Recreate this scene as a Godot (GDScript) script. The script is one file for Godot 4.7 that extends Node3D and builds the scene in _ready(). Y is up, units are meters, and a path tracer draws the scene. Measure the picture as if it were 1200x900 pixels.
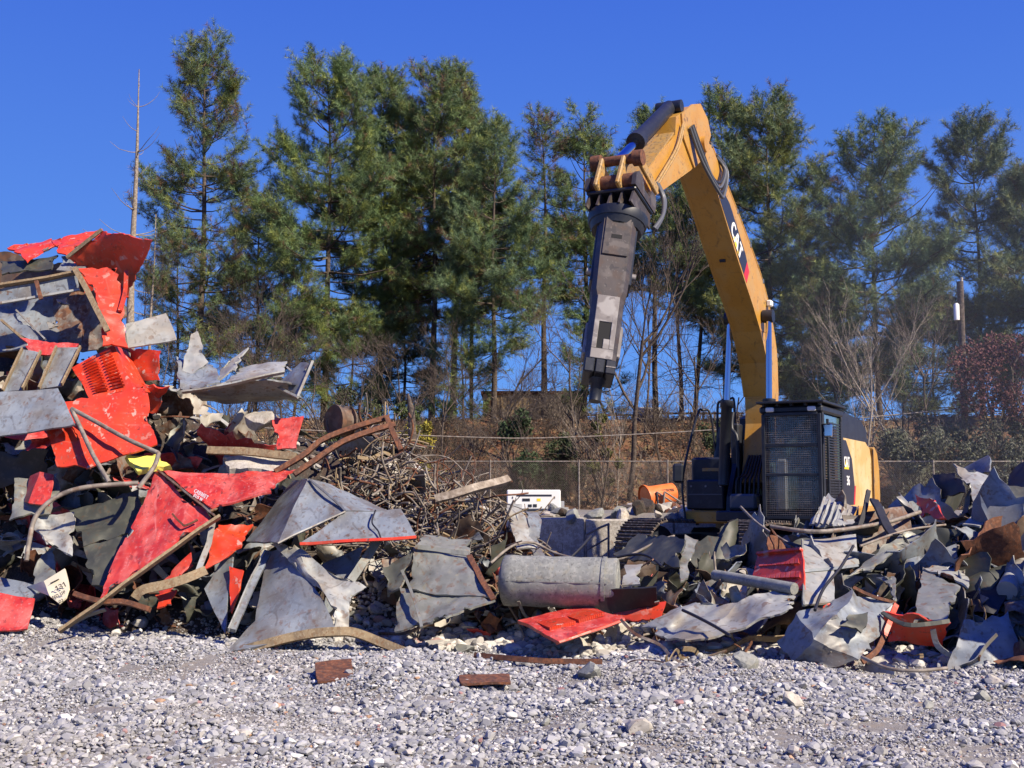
extends Node3D

# ---------------------------------------------------------------- camera model (pixels of the 1200x900 photograph -> directions)
const FOC := 1400.0
const EYE := Vector3(0, 1.6, 0)
var pitch := atan(130.0 / 1400.0)
var M := {}
var taken := {}
var rng := RandomNumberGenerator.new()
var nz := FastNoiseLite.new()
var nz2 := FastNoiseLite.new()
var dent_map: Texture2D
var grit_map: Texture2D

func px(u: float, v: float, d: float) -> Vector3:
	var rx := (u - 600.0) / FOC
	var ry := (450.0 - v) / FOC
	var dir := Vector3(rx, ry * cos(pitch) + sin(pitch), ry * sin(pitch) - cos(pitch))
	return EYE + dir * (d / -dir.z)

func p3(a: Vector3) -> Vector3:
	return px(a.x, a.y, a.z)

# ---------------------------------------------------------------- scene tree helpers
func numbered(called: String) -> String:
	var n: int = taken.get(called, 0)
	taken[called] = n + 1
	return called if n == 0 else "%s_%03d" % [called, n]

func tag(o: Node, label: String, category: String, group := "") -> Node:
	o.set_meta("label", label)
	o.set_meta("category", category)
	if group != "":
		o.set_meta("group", group)
	return o

func thing(called: String, label: String, category: String, at := Vector3.ZERO, turn := 0.0, group := "") -> Node3D:
	var o := Node3D.new()
	o.name = numbered(called)
	add_child(o)
	o.position = at
	o.rotation.y = turn
	tag(o, label, category, group)
	return o

func setting(o: Node, kind := "structure") -> Node:
	o.set_meta("kind", kind)
	return o

func new_st() -> SurfaceTool:
	var st := SurfaceTool.new()
	st.begin(Mesh.PRIMITIVE_TRIANGLES)
	return st

func mesh_of(st: SurfaceTool) -> ArrayMesh:
	st.generate_normals()
	return st.commit()

func put(called: String, m: Mesh, mat: Material, parent: Node = null) -> MeshInstance3D:
	var o := MeshInstance3D.new()
	o.mesh = m
	if mat:
		o.material_override = mat
	if parent == null or parent == self:
		o.name = numbered(called)
		add_child(o)
	else:
		o.name = called
		parent.add_child(o, true)
	return o

func part(called: String, st: SurfaceTool, mat: Material, parent: Node) -> MeshInstance3D:
	return put(called, mesh_of(st), mat, parent)

# ---------------------------------------------------------------- shapes
func tri(st: SurfaceTool, a: Vector3, b: Vector3, c: Vector3) -> void:
	st.add_vertex(a); st.add_vertex(b); st.add_vertex(c)

func quad(st: SurfaceTool, a: Vector3, b: Vector3, c: Vector3, d: Vector3) -> void:
	st.add_vertex(a); st.add_vertex(b); st.add_vertex(c)
	st.add_vertex(a); st.add_vertex(c); st.add_vertex(d)

func tri_out(st: SurfaceTool, a: Vector3, b: Vector3, c: Vector3, mid: Vector3) -> void:
	if (c - a).cross(b - a).dot((a + b + c) / 3.0 - mid) < 0.0:
		tri(st, a, c, b)
	else:
		tri(st, a, b, c)

func quad_out(st: SurfaceTool, a: Vector3, b: Vector3, c: Vector3, d: Vector3, mid: Vector3) -> void:
	tri_out(st, a, b, c, mid)
	tri_out(st, a, c, d, mid)

# chamfered box, centre at xf.origin
func box(st: SurfaceTool, xf: Transform3D, size: Vector3, bev := 0.0) -> void:
	st.set_smooth_group(-1)
	var h := size * 0.5
	if bev <= 0.0:
		var c := []
		for i in 8:
			c.append(xf * Vector3(h.x if i & 1 else -h.x, h.y if i & 2 else -h.y, h.z if i & 4 else -h.z))
		for f in [[0, 1, 3, 2], [4, 5, 7, 6], [0, 1, 5, 4], [2, 3, 7, 6], [0, 2, 6, 4], [1, 3, 7, 5]]:
			quad_out(st, c[f[0]], c[f[1]], c[f[2]], c[f[3]], xf.origin)
		return
	bev = minf(bev, minf(h.x, minf(h.y, h.z)) * 0.8)
	var pt := func(sx: float, sy: float, sz: float, ax: int) -> Vector3:
		var v := Vector3(sx * h.x, sy * h.y, sz * h.z)
		for k in 3:
			if k != ax:
				v[k] -= signf(v[k]) * bev
		return xf * v
	for ax in 3:
		var b1 := (ax + 1) % 3
		var b2 := (ax + 2) % 3
		for s in [-1.0, 1.0]:
			var q := []
			for t in [[-1.0, -1.0], [1.0, -1.0], [1.0, 1.0], [-1.0, 1.0]]:
				var sg := Vector3.ZERO
				sg[ax] = s; sg[b1] = t[0]; sg[b2] = t[1]
				q.append(pt.call(sg.x, sg.y, sg.z, ax))
			quad_out(st, q[0], q[1], q[2], q[3], xf.origin)
		for s1 in [-1.0, 1.0]:
			for s2 in [-1.0, 1.0]:
				var e := []
				for t in [-1.0, 1.0]:
					var sg := Vector3.ZERO
					sg[ax] = t; sg[b1] = s1; sg[b2] = s2
					e.append(pt.call(sg.x, sg.y, sg.z, b1))
					e.append(pt.call(sg.x, sg.y, sg.z, b2))
				quad_out(st, e[0], e[1], e[3], e[2], xf.origin)
	for sx in [-1.0, 1.0]:
		for sy in [-1.0, 1.0]:
			for sz in [-1.0, 1.0]:
				tri_out(st, pt.call(sx, sy, sz, 0), pt.call(sx, sy, sz, 1), pt.call(sx, sy, sz, 2), xf.origin)

func bx(st: SurfaceTool, a: Vector3, b: Vector3, bev := 0.0) -> void:
	box(st, Transform3D(Basis(), (a + b) * 0.5), (b - a).abs(), bev)

# a straight bar from a to b
func bar_xf(a: Vector3, b: Vector3, up := Vector3.UP) -> Transform3D:
	var z := (b - a).normalized()
	if absf(z.dot(up)) > 0.97:
		up = Vector3(1, 0, 0.1).normalized()
	var x := up.cross(z).normalized()
	return Transform3D(Basis(x, z.cross(x), z), (a + b) * 0.5)

func bar(st: SurfaceTool, a: Vector3, b: Vector3, w: float, h: float, bev := 0.0, up := Vector3.UP) -> void:
	box(st, bar_xf(a, b, up), Vector3(w, h, a.distance_to(b)), bev)

# prism: polygon (x -> along "f", y -> up) pushed from x0 to x1; local axes X = across, Y = up, Z = forward
func prism(st: SurfaceTool, poly: PackedVector2Array, x0: float, x1: float) -> void:
	st.set_smooth_group(-1)
	var n := poly.size()
	var idx := Geometry2D.triangulate_polygon(poly)
	var ccw := not Geometry2D.is_polygon_clockwise(poly)
	for side in 2:
		var x := x0 if side == 0 else x1
		var want := -1.0 if side == 0 else 1.0
		for i in range(0, idx.size(), 3):
			var a := Vector3(x, poly[idx[i]].y, poly[idx[i]].x)
			var b := Vector3(x, poly[idx[i + 1]].y, poly[idx[i + 1]].x)
			var c := Vector3(x, poly[idx[i + 2]].y, poly[idx[i + 2]].x)
			if (c - a).cross(b - a).x * want < 0.0:
				tri(st, a, c, b)
			else:
				tri(st, a, b, c)
	for i in n:
		var p := poly[i]
		var q := poly[(i + 1) % n]
		var a := Vector3(x0, p.y, p.x)
		var b := Vector3(x0, q.y, q.x)
		var c := Vector3(x1, q.y, q.x)
		var d := Vector3(x1, p.y, p.x)
		var e := (q - p)
		var out := Vector2(e.y, -e.x) if ccw else Vector2(-e.y, e.x)
		if (c - a).cross(b - a).dot(Vector3(0, out.y, out.x)) < 0.0:
			quad(st, a, d, c, b)
		else:
			quad(st, a, b, c, d)

# round tube through points; radii one number or an array
func tube(st: SurfaceTool, pts: Array, rad, sides := 8, caps := true, sg := 1) -> void:
	var n := pts.size()
	var up := Vector3(0.31, 0.9, 0.17).normalized()
	var t0: Vector3 = (pts[1] - pts[0]).normalized()
	if absf(t0.dot(up)) > 0.95:
		up = Vector3(1, 0.1, 0)
	var nx := (up - t0 * up.dot(t0)).normalized()
	var rings := []
	for i in n:
		var t: Vector3
		if i == 0:
			t = pts[1] - pts[0]
		elif i == n - 1:
			t = pts[i] - pts[i - 1]
		else:
			t = (pts[i + 1] - pts[i]).normalized() + (pts[i] - pts[i - 1]).normalized()
		t = t.normalized()
		var q := nx - t * nx.dot(t)
		if q.length() > 1e-4:
			nx = q.normalized()
		var ny := t.cross(nx)
		var r: float = rad[i] if rad is Array else rad
		var ring := []
		for k in sides:
			var a := TAU * k / sides
			ring.append(pts[i] + (nx * cos(a) + ny * sin(a)) * r)
		rings.append(ring)
	st.set_smooth_group(sg)
	for i in n - 1:
		for k in sides:
			var k2 := (k + 1) % sides
			quad(st, rings[i][k], rings[i + 1][k], rings[i + 1][k2], rings[i][k2])
	if caps:
		st.set_smooth_group(-1)
		for k in range(1, sides - 1):
			tri(st, rings[0][0], rings[0][k], rings[0][k + 1])
			tri(st, rings[n - 1][0], rings[n - 1][k + 1], rings[n - 1][k])

func cyl(st: SurfaceTool, a: Vector3, b: Vector3, r: float, sides := 16) -> void:
	tube(st, [a, b], r, sides)

# rectangular section swept along points
func sweep(st: SurfaceTool, pts: Array, w: float, h: float, up := Vector3.UP) -> void:
	st.set_smooth_group(-1)
	var rings := []
	var n := pts.size()
	for i in n:
		var t: Vector3 = (pts[mini(i + 1, n - 1)] - pts[maxi(i - 1, 0)]).normalized()
		var s := t.cross(up)
		s = s.normalized() if s.length() > 0.05 else Vector3.RIGHT
		var q := s.cross(t).normalized()
		rings.append([pts[i] - s * w * 0.5 - q * h * 0.5, pts[i] + s * w * 0.5 - q * h * 0.5, pts[i] + s * w * 0.5 + q * h * 0.5, pts[i] - s * w * 0.5 + q * h * 0.5])
	for i in n - 1:
		var mid: Vector3 = (pts[i] + pts[i + 1]) * 0.5
		for k in 4:
			quad_out(st, rings[i][k], rings[i + 1][k], rings[i + 1][(k + 1) % 4], rings[i][(k + 1) % 4], mid)
	quad_out(st, rings[0][0], rings[0][1], rings[0][2], rings[0][3], pts[1])
	quad_out(st, rings[n - 1][0], rings[n - 1][1], rings[n - 1][2], rings[n - 1][3], pts[n - 2])

func smooth_line(ctrl: Array, per := 5) -> Array:
	var out := []
	var n := ctrl.size()
	for i in n - 1:
		var a: Vector3 = ctrl[maxi(i - 1, 0)]
		var b: Vector3 = ctrl[i]
		var c: Vector3 = ctrl[i + 1]
		var d: Vector3 = ctrl[mini(i + 2, n - 1)]
		for k in per:
			out.append(b.cubic_interpolate(c, a, d, float(k) / per))
	out.append(ctrl[n - 1])
	return out

# crushed stone: a subdivided octahedron flattened against random planes
func rock_mesh(r: RandomNumberGenerator, planes := 9, sub := 2, squash := Vector3.ONE) -> ArrayMesh:
	var tris := []
	var o := [Vector3.RIGHT, Vector3.UP, Vector3.BACK, Vector3.LEFT, Vector3.DOWN, Vector3.FORWARD]
	for f in [[0, 1, 2], [1, 3, 2], [3, 4, 2], [4, 0, 2], [1, 0, 5], [3, 1, 5], [4, 3, 5], [0, 4, 5]]:
		tris.append([o[f[0]], o[f[1]], o[f[2]]])
	for s in sub:
		var nt := []
		for t in tris:
			var ab: Vector3 = (t[0] + t[1]).normalized()
			var bc: Vector3 = (t[1] + t[2]).normalized()
			var ca: Vector3 = (t[2] + t[0]).normalized()
			nt.append_array([[t[0], ab, ca], [ab, t[1], bc], [ca, bc, t[2]], [ab, bc, ca]])
		tris = nt
	var pl := []
	for i in planes:
		pl.append([Vector3(r.randfn(), r.randfn(), r.randfn()).normalized(), r.randf_range(0.42, 0.68)])
	var st := new_st()
	st.set_smooth_group(-1)
	for t in tris:
		var q := []
		for v in t:
			var w: Vector3 = v
			for p in pl:
				var e: float = w.dot(p[0]) - p[1]
				if e > 0.0:
					w -= p[0] * e
			q.append(w * squash)
		if (q[1] - q[0]).cross(q[2] - q[0]).length() > 1e-7:
			tri_out(st, q[0], q[1], q[2], Vector3.ZERO)
	return mesh_of(st)

# ---------------------------------------------------------------- materials
func s8(r: int, g: int, b: int) -> Color:
	return Color(r / 255.0, g / 255.0, b / 255.0)

# layers: [Color, period in pixels, threshold 0..1, softness, strength, octaves, noise type]
func tex(base: Color, layers: Array, sd: int, size := 512) -> ImageTexture:
	var n := size * size
	var R := PackedFloat32Array(); R.resize(n); R.fill(base.r * 255.0)
	var G := PackedFloat32Array(); G.resize(n); G.fill(base.g * 255.0)
	var B := PackedFloat32Array(); B.resize(n); B.fill(base.b * 255.0)
	var f := FastNoiseLite.new()
	for li in layers.size():
		var L: Array = layers[li]
		f.seed = sd * 31 + li * 7
		f.frequency = 1.0 / float(L[1])
		f.noise_type = L[6] if L.size() > 6 else FastNoiseLite.TYPE_SIMPLEX
		f.fractal_type = FastNoiseLite.FRACTAL_FBM if not (L.size() > 7 and L[7]) else FastNoiseLite.FRACTAL_RIDGED
		f.fractal_octaves = L[5] if L.size() > 5 else 4
		var im := f.get_seamless_image(size, size)
		im.convert(Image.FORMAT_L8)
		var by := im.get_data()
		var lut := PackedFloat32Array(); lut.resize(256)
		for i in 256:
			lut[i] = smoothstep(L[2] - L[3], L[2] + L[3], i / 255.0) * float(L[4])
		var c: Color = L[0]
		var cr := c.r * 255.0
		var cg := c.g * 255.0
		var cb := c.b * 255.0
		for i in n:
			var a := lut[by[i]]
			if a > 0.003:
				R[i] += (cr - R[i]) * a
				G[i] += (cg - G[i]) * a
				B[i] += (cb - B[i]) * a
	var out := PackedByteArray(); out.resize(n * 3)
	for i in n:
		out[i * 3] = int(R[i]); out[i * 3 + 1] = int(G[i]); out[i * 3 + 2] = int(B[i])
	return ImageTexture.create_from_image(Image.create_from_data(size, size, false, Image.FORMAT_RGB8, out))

func smat(called: String, t: Texture2D, metres: float, rough := 0.6, metal := 0.0, bump := 0.0, world := true, tint := Color.WHITE) -> StandardMaterial3D:
	var m := StandardMaterial3D.new()
	m.resource_name = called
	m.albedo_color = tint
	m.albedo_texture = t
	m.roughness = rough
	m.metallic = metal
	m.uv1_triplanar = true
	m.uv1_world_triplanar = world
	m.uv1_scale = Vector3.ONE / metres
	if bump > 0.0:
		m.normal_enabled = true
		m.normal_texture = dent_map
		m.normal_scale = bump
	M[called] = m
	return m

func flat(called: String, c: Color, rough := 0.6, metal := 0.0) -> StandardMaterial3D:
	var m := StandardMaterial3D.new()
	m.resource_name = called
	m.albedo_color = c
	m.roughness = rough
	m.metallic = metal
	M[called] = m
	return m

func noise_tex(freq: float, oct: int, normal: bool, strength := 4.0, sd := 1) -> NoiseTexture2D:
	var f := FastNoiseLite.new()
	f.seed = sd
	f.frequency = freq
	f.fractal_octaves = oct
	var t := NoiseTexture2D.new()
	t.width = 512; t.height = 512
	t.seamless = true
	t.noise = f
	t.as_normal_map = normal
	t.bump_strength = strength
	return t

func make_materials() -> void:
	dent_map = noise_tex(0.012, 4, true, 6.0, 5)
	grit_map = noise_tex(0.05, 5, true, 8.0, 6)
	var CE := FastNoiseLite.TYPE_CELLULAR
	var VA := FastNoiseLite.TYPE_VALUE
	# red cabinet paint, bright and chalky
	smat("red", tex(s8(206, 64, 30), [[s8(186, 46, 26), 170, 0.55, 0.2, 0.8], [s8(214, 62, 44), 60, 0.62, 0.2, 0.6], [s8(150, 120, 112), 26, 0.83, 0.03, 0.9, 5], [s8(60, 38, 34), 40, 0.85, 0.04, 0.8, 5], [s8(205, 190, 180), 90, 0.84, 0.02, 0.9, 5], [s8(190, 120, 110), 150, 0.9, 0.04, 0.55, 2, FastNoiseLite.TYPE_SIMPLEX, true], [s8(120, 70, 56), 200, 0.66, 0.16, 0.45]], 1), 1.9, 0.42, 0.0, 0.12)
	smat("red_chalky", tex(s8(192, 58, 46), [[s8(202, 100, 92), 130, 0.5, 0.22, 0.9], [s8(160, 28, 28), 80, 0.6, 0.15, 0.7], [s8(120, 60, 62), 30, 0.75, 0.08, 0.6, 5], [s8(206, 160, 160), 22, 0.82, 0.04, 0.7, 5], [s8(70, 40, 40), 60, 0.84, 0.03, 0.8, 5], [s8(214, 150, 146), 140, 0.88, 0.05, 0.5, 2, FastNoiseLite.TYPE_SIMPLEX, true]], 2), 1.7, 0.5, 0.0, 0.12)
	smat("red_dark", tex(s8(112, 20, 22), [[s8(84, 20, 20), 120, 0.5, 0.2, 0.8], [s8(140, 40, 36), 40, 0.7, 0.1, 0.6], [s8(150, 130, 126), 28, 0.86, 0.03, 0.7, 5]], 3), 1.7, 0.5)
	smat("orange_red", tex(s8(208, 62, 26), [[s8(190, 40, 20), 120, 0.5, 0.2, 0.8], [s8(120, 70, 50), 40, 0.8, 0.05, 0.8, 5]], 4), 1.7, 0.45)
	# blue-grey cabinet enamel
	smat("grey", tex(s8(128, 136, 142), [[s8(112, 120, 128), 160, 0.5, 0.2, 0.8], [s8(136, 142, 146), 70, 0.64, 0.15, 0.7], [s8(92, 80, 66), 190, 0.6, 0.14, 0.6], [s8(84, 80, 74), 34, 0.78, 0.05, 0.7, 5], [s8(98, 66, 44), 60, 0.82, 0.04, 0.8, 5], [s8(160, 164, 166), 18, 0.82, 0.05, 0.5, 5], [s8(74, 74, 74), 150, 0.88, 0.05, 0.6, 2, FastNoiseLite.TYPE_SIMPLEX, true]], 5), 1.8, 0.45, 0.0, 0.14)
	smat("grey_pale", tex(s8(154, 156, 152), [[s8(134, 138, 136), 140, 0.5, 0.2, 0.8], [s8(172, 170, 162), 60, 0.64, 0.15, 0.6], [s8(124, 110, 90), 190, 0.58, 0.14, 0.6], [s8(104, 92, 76), 40, 0.8, 0.05, 0.7, 5], [s8(104, 74, 50), 90, 0.82, 0.04, 0.8, 5], [s8(88, 84, 78), 150, 0.88, 0.05, 0.6, 2, FastNoiseLite.TYPE_SIMPLEX, true]], 6), 1.8, 0.5, 0.0, 0.14)
	smat("grey_dark", tex(s8(76, 80, 80), [[s8(60, 64, 66), 140, 0.5, 0.2, 0.8], [s8(98, 100, 96), 50, 0.66, 0.12, 0.6], [s8(84, 66, 52), 40, 0.82, 0.05, 0.7, 5]], 7), 1.8, 0.5, 0.0, 0.14)
	smat("olive", tex(s8(70, 72, 62), [[s8(54, 56, 50), 140, 0.5, 0.2, 0.8], [s8(96, 94, 80), 50, 0.68, 0.12, 0.6], [s8(90, 66, 44), 40, 0.8, 0.06, 0.7, 5]], 8), 1.8, 0.55, 0.0, 0.14)
	smat("galvanised", tex(s8(136, 138, 130), [[s8(112, 114, 106), 100, 0.5, 0.2, 0.8], [s8(158, 158, 148), 40, 0.62, 0.15, 0.6, 3, CE], [s8(120, 84, 56), 60, 0.76, 0.06, 0.8, 5], [s8(80, 54, 38), 40, 0.85, 0.05, 0.8, 5], [s8(170, 156, 110), 90, 0.84, 0.06, 0.5]], 9), 1.6, 0.5, 0.25, 0.14)
	smat("rust", tex(s8(100, 62, 42), [[s8(74, 46, 34), 70, 0.5, 0.2, 0.9], [s8(136, 84, 52), 40, 0.62, 0.12, 0.7], [s8(120, 106, 96), 26, 0.76, 0.06, 0.6, 5]], 10), 1.0, 0.85, 0.0, 0.3)
	smat("tan_steel", tex(s8(142, 124, 94), [[s8(116, 100, 76), 60, 0.5, 0.2, 0.8], [s8(110, 78, 48), 40, 0.7, 0.1, 0.7], [s8(168, 156, 130), 26, 0.72, 0.1, 0.6, 5]], 11), 1.0, 0.75, 0.0, 0.2)
	smat("black_steel_and_shade", tex(s8(38, 38, 40), [[s8(26, 26, 28), 100, 0.5, 0.2, 0.8], [s8(66, 60, 54), 40, 0.72, 0.1, 0.6, 5]], 12), 1.6, 0.55, 0.0, 0.14)  # real black steel, and shade painted on some sheets in the heaps
	smat("concrete", tex(s8(176, 170, 158), [[s8(150, 144, 132), 110, 0.5, 0.2, 0.8], [s8(196, 190, 178), 40, 0.6, 0.15, 0.7], [s8(120, 112, 102), 16, 0.74, 0.06, 0.7, 5], [s8(150, 116, 92), 80, 0.8, 0.08, 0.4]], 13), 1.6, 0.92, 0.0, 0.35)
	smat("tank_grey", tex(s8(134, 136, 130), [[s8(112, 114, 110), 130, 0.5, 0.2, 0.8], [s8(160, 160, 152), 30, 0.68, 0.08, 0.7, 5], [s8(76, 74, 70), 22, 0.78, 0.05, 0.8, 5], [s8(150, 142, 120), 70, 0.75, 0.08, 0.5]], 14), 1.4, 0.7, 0.0, 0.3)
	smat("wire", tex(s8(128, 120, 110), [[s8(98, 90, 82), 60, 0.5, 0.2, 0.8], [s8(164, 154, 140), 40, 0.62, 0.12, 0.7], [s8(118, 84, 60), 60, 0.76, 0.08, 0.7]], 15, 256), 0.8, 0.7, 0.1)
	# excavator
	smat("cat_yellow", tex(s8(188, 140, 58), [[s8(180, 130, 48), 160, 0.5, 0.2, 0.7], [s8(180, 144, 84), 120, 0.62, 0.14, 0.6], [s8(120, 88, 44), 24, 0.84, 0.04, 0.6, 5], [s8(92, 70, 44), 110, 0.84, 0.04, 0.6, 5], [s8(140, 104, 56), 150, 0.9, 0.04, 0.5, 2, FastNoiseLite.TYPE_SIMPLEX, true]], 16), 2.2, 0.4, 0.0, 0.05, false)
	smat("glare_paled_yellow", tex(s8(206, 176, 120), [[s8(196, 158, 92), 160, 0.5, 0.2, 0.7], [s8(212, 190, 148), 120, 0.6, 0.14, 0.6], [s8(130, 104, 64), 40, 0.84, 0.04, 0.5, 5]], 29, 256), 2.2, 0.5, 0.0, 0.05, false)  # yellow paled to paint in the sky glare on the housing side
	smat("rusty_grey", tex(s8(112, 106, 98), [[s8(120, 78, 50), 110, 0.52, 0.08, 0.85], [s8(84, 54, 38), 60, 0.64, 0.08, 0.8], [s8(146, 142, 134), 40, 0.7, 0.08, 0.7, 5]], 30), 1.5, 0.65, 0.0, 0.2)
	smat("brown_steel", tex(s8(104, 88, 74), [[s8(82, 66, 54), 90, 0.5, 0.16, 0.8], [s8(132, 118, 102), 50, 0.64, 0.1, 0.7], [s8(120, 80, 52), 70, 0.7, 0.08, 0.7]], 31, 256), 1.3, 0.7, 0.1, 0.2)
	smat("dirty_white", tex(s8(186, 182, 170), [[s8(160, 152, 138), 120, 0.5, 0.16, 0.8], [s8(132, 116, 94), 60, 0.7, 0.1, 0.7], [s8(106, 82, 60), 40, 0.8, 0.05, 0.7, 5]], 32, 256), 1.5, 0.6, 0.0, 0.14)
	smat("dusty_yellow", tex(s8(166, 134, 82), [[s8(180, 132, 56), 60, 0.6, 0.14, 0.8], [s8(146, 122, 88), 40, 0.6, 0.15, 0.7], [s8(66, 52, 38), 40, 0.76, 0.05, 0.8, 5]], 17), 1.4, 0.6, 0.0, 0.1, false)
	smat("machine_dark", tex(s8(36, 40, 48), [[s8(28, 31, 38), 120, 0.5, 0.2, 0.8], [s8(70, 70, 70), 40, 0.76, 0.1, 0.4, 5]], 18), 1.6, 0.45, 0.0, 0.04, false)
	smat("hammer_steel", tex(s8(78, 71, 68), [[s8(66, 61, 60), 220, 0.5, 0.2, 0.8], [s8(104, 97, 92), 160, 0.68, 0.1, 0.7], [s8(80, 64, 54), 120, 0.64, 0.14, 0.6], [s8(52, 49, 50), 100, 0.74, 0.04, 0.7, 4], [s8(130, 124, 118), 30, 0.84, 0.05, 0.5, 5]], 19), 1.6, 0.55, 0.2, 0.06, false)
	smat("worn_steel", tex(s8(138, 132, 126), [[s8(116, 110, 106), 160, 0.5, 0.18, 0.8], [s8(164, 160, 154), 110, 0.64, 0.1, 0.7], [s8(100, 94, 90), 60, 0.78, 0.05, 0.6, 4]], 20, 256), 1.2, 0.5, 0.2, 0.06, false)
	smat("track_steel", tex(s8(92, 84, 76), [[s8(66, 60, 56), 60, 0.5, 0.2, 0.8], [s8(150, 142, 132), 30, 0.68, 0.1, 0.7], [s8(104, 72, 50), 40, 0.72, 0.1, 0.7]], 21, 256), 0.8, 0.7, 0.3, 0.1, false)
	flat("rubber_hose", s8(38, 38, 40), 0.5)
	flat("grey_hose", s8(86, 88, 92), 0.45)
	flat("chrome", s8(205, 208, 212), 0.12, 1.0)
	flat("decal_dark", s8(40, 42, 54), 0.45)
	flat("decal_white", s8(235, 235, 230), 0.5)
	flat("decal_yellow", s8(240, 200, 40), 0.5)
	flat("decal_red", s8(205, 40, 54), 0.5)
	flat("paint_white", s8(226, 226, 220), 0.5)
	flat("mark_white", s8(232, 228, 226), 0.7)
	flat("ink", s8(60, 56, 52), 0.8)
	flat("opening_shade_black", s8(14, 14, 15), 0.8)  # flat black that paints the dark inside openings
	flat("hivis", s8(180, 220, 40), 0.7)
	var gl := flat("cab_glass", Color(0.55, 0.68, 0.66, 0.22), 0.04)
	gl.transparency = BaseMaterial3D.TRANSPARENCY_ALPHA
	# land
	smat("yard_dirt", tex(s8(126, 122, 117), [[s8(108, 104, 100), 90, 0.5, 0.2, 0.8], [s8(158, 155, 150), 14, 0.6, 0.1, 0.8, 5], [s8(80, 77, 74), 9, 0.64, 0.08, 0.8, 3], [s8(134, 122, 106), 140, 0.6, 0.1, 0.5]], 22, 1024), 1.2, 0.95, 0.0, 0.4)
	smat("shade_toned_dirt", tex(s8(70, 62, 54), [[s8(48, 43, 39), 60, 0.5, 0.2, 0.8], [s8(100, 92, 82), 20, 0.66, 0.1, 0.7, 5], [s8(36, 32, 30), 14, 0.64, 0.08, 0.8, 4], [s8(84, 56, 42), 80, 0.7, 0.1, 0.6]], 23), 1.3, 0.95, 0.0, 0.4)  # dirt darkened so the gaps between the scrap look shaded
	smat("bank_litter", tex(s8(118, 90, 66), [[s8(92, 68, 50), 60, 0.5, 0.2, 0.8], [s8(152, 118, 84), 16, 0.6, 0.1, 0.8, 5], [s8(66, 52, 40), 12, 0.64, 0.08, 0.8, 4], [s8(128, 78, 54), 120, 0.56, 0.12, 0.6], [s8(106, 106, 64), 90, 0.66, 0.08, 0.6]], 24), 2.6, 0.95, 0.0, 0.4)
	smat("bark", tex(s8(84, 72, 62), [[s8(58, 50, 44), 30, 0.5, 0.15, 0.9], [s8(118, 106, 94), 40, 0.66, 0.12, 0.7], [s8(96, 84, 78), 14, 0.7, 0.1, 0.6]], 25, 256), 1.2, 0.95, 0.0, 0.4)
	smat("bark_pale", tex(s8(150, 138, 122), [[s8(118, 106, 94), 30, 0.5, 0.15, 0.9], [s8(184, 174, 160), 40, 0.66, 0.12, 0.7], [s8(84, 72, 62), 18, 0.74, 0.08, 0.7]], 26, 256), 1.2, 0.95, 0.0, 0.3)
	smat("tan_wall", tex(s8(206, 180, 134), [[s8(190, 162, 118), 120, 0.5, 0.2, 0.8], [s8(140, 112, 80), 40, 0.76, 0.1, 0.6]], 27, 256), 4.0, 0.85)
	flat("railcar_red", s8(112, 62, 52), 0.8)
	flat("railcar_grey", s8(150, 152, 154), 0.7)
	smat("orange_plastic", tex(s8(224, 116, 52), [[s8(206, 98, 40), 120, 0.5, 0.2, 0.7], [s8(232, 150, 96), 60, 0.7, 0.1, 0.4]], 28, 256), 2.0, 0.5)
	for nm in ["needles", "leaves", "stone", "twigs"]:
		var m := flat(nm, Color.WHITE, 0.9 if nm != "needles" else 0.6)
		m.vertex_color_use_as_albedo = true
	for nm in ["needles", "leaves"]:
		M[nm].backlight_enabled = true
		M[nm].backlight = Color(0.16, 0.19, 0.06) if nm == "needles" else Color(0.12, 0.08, 0.04)

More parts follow.
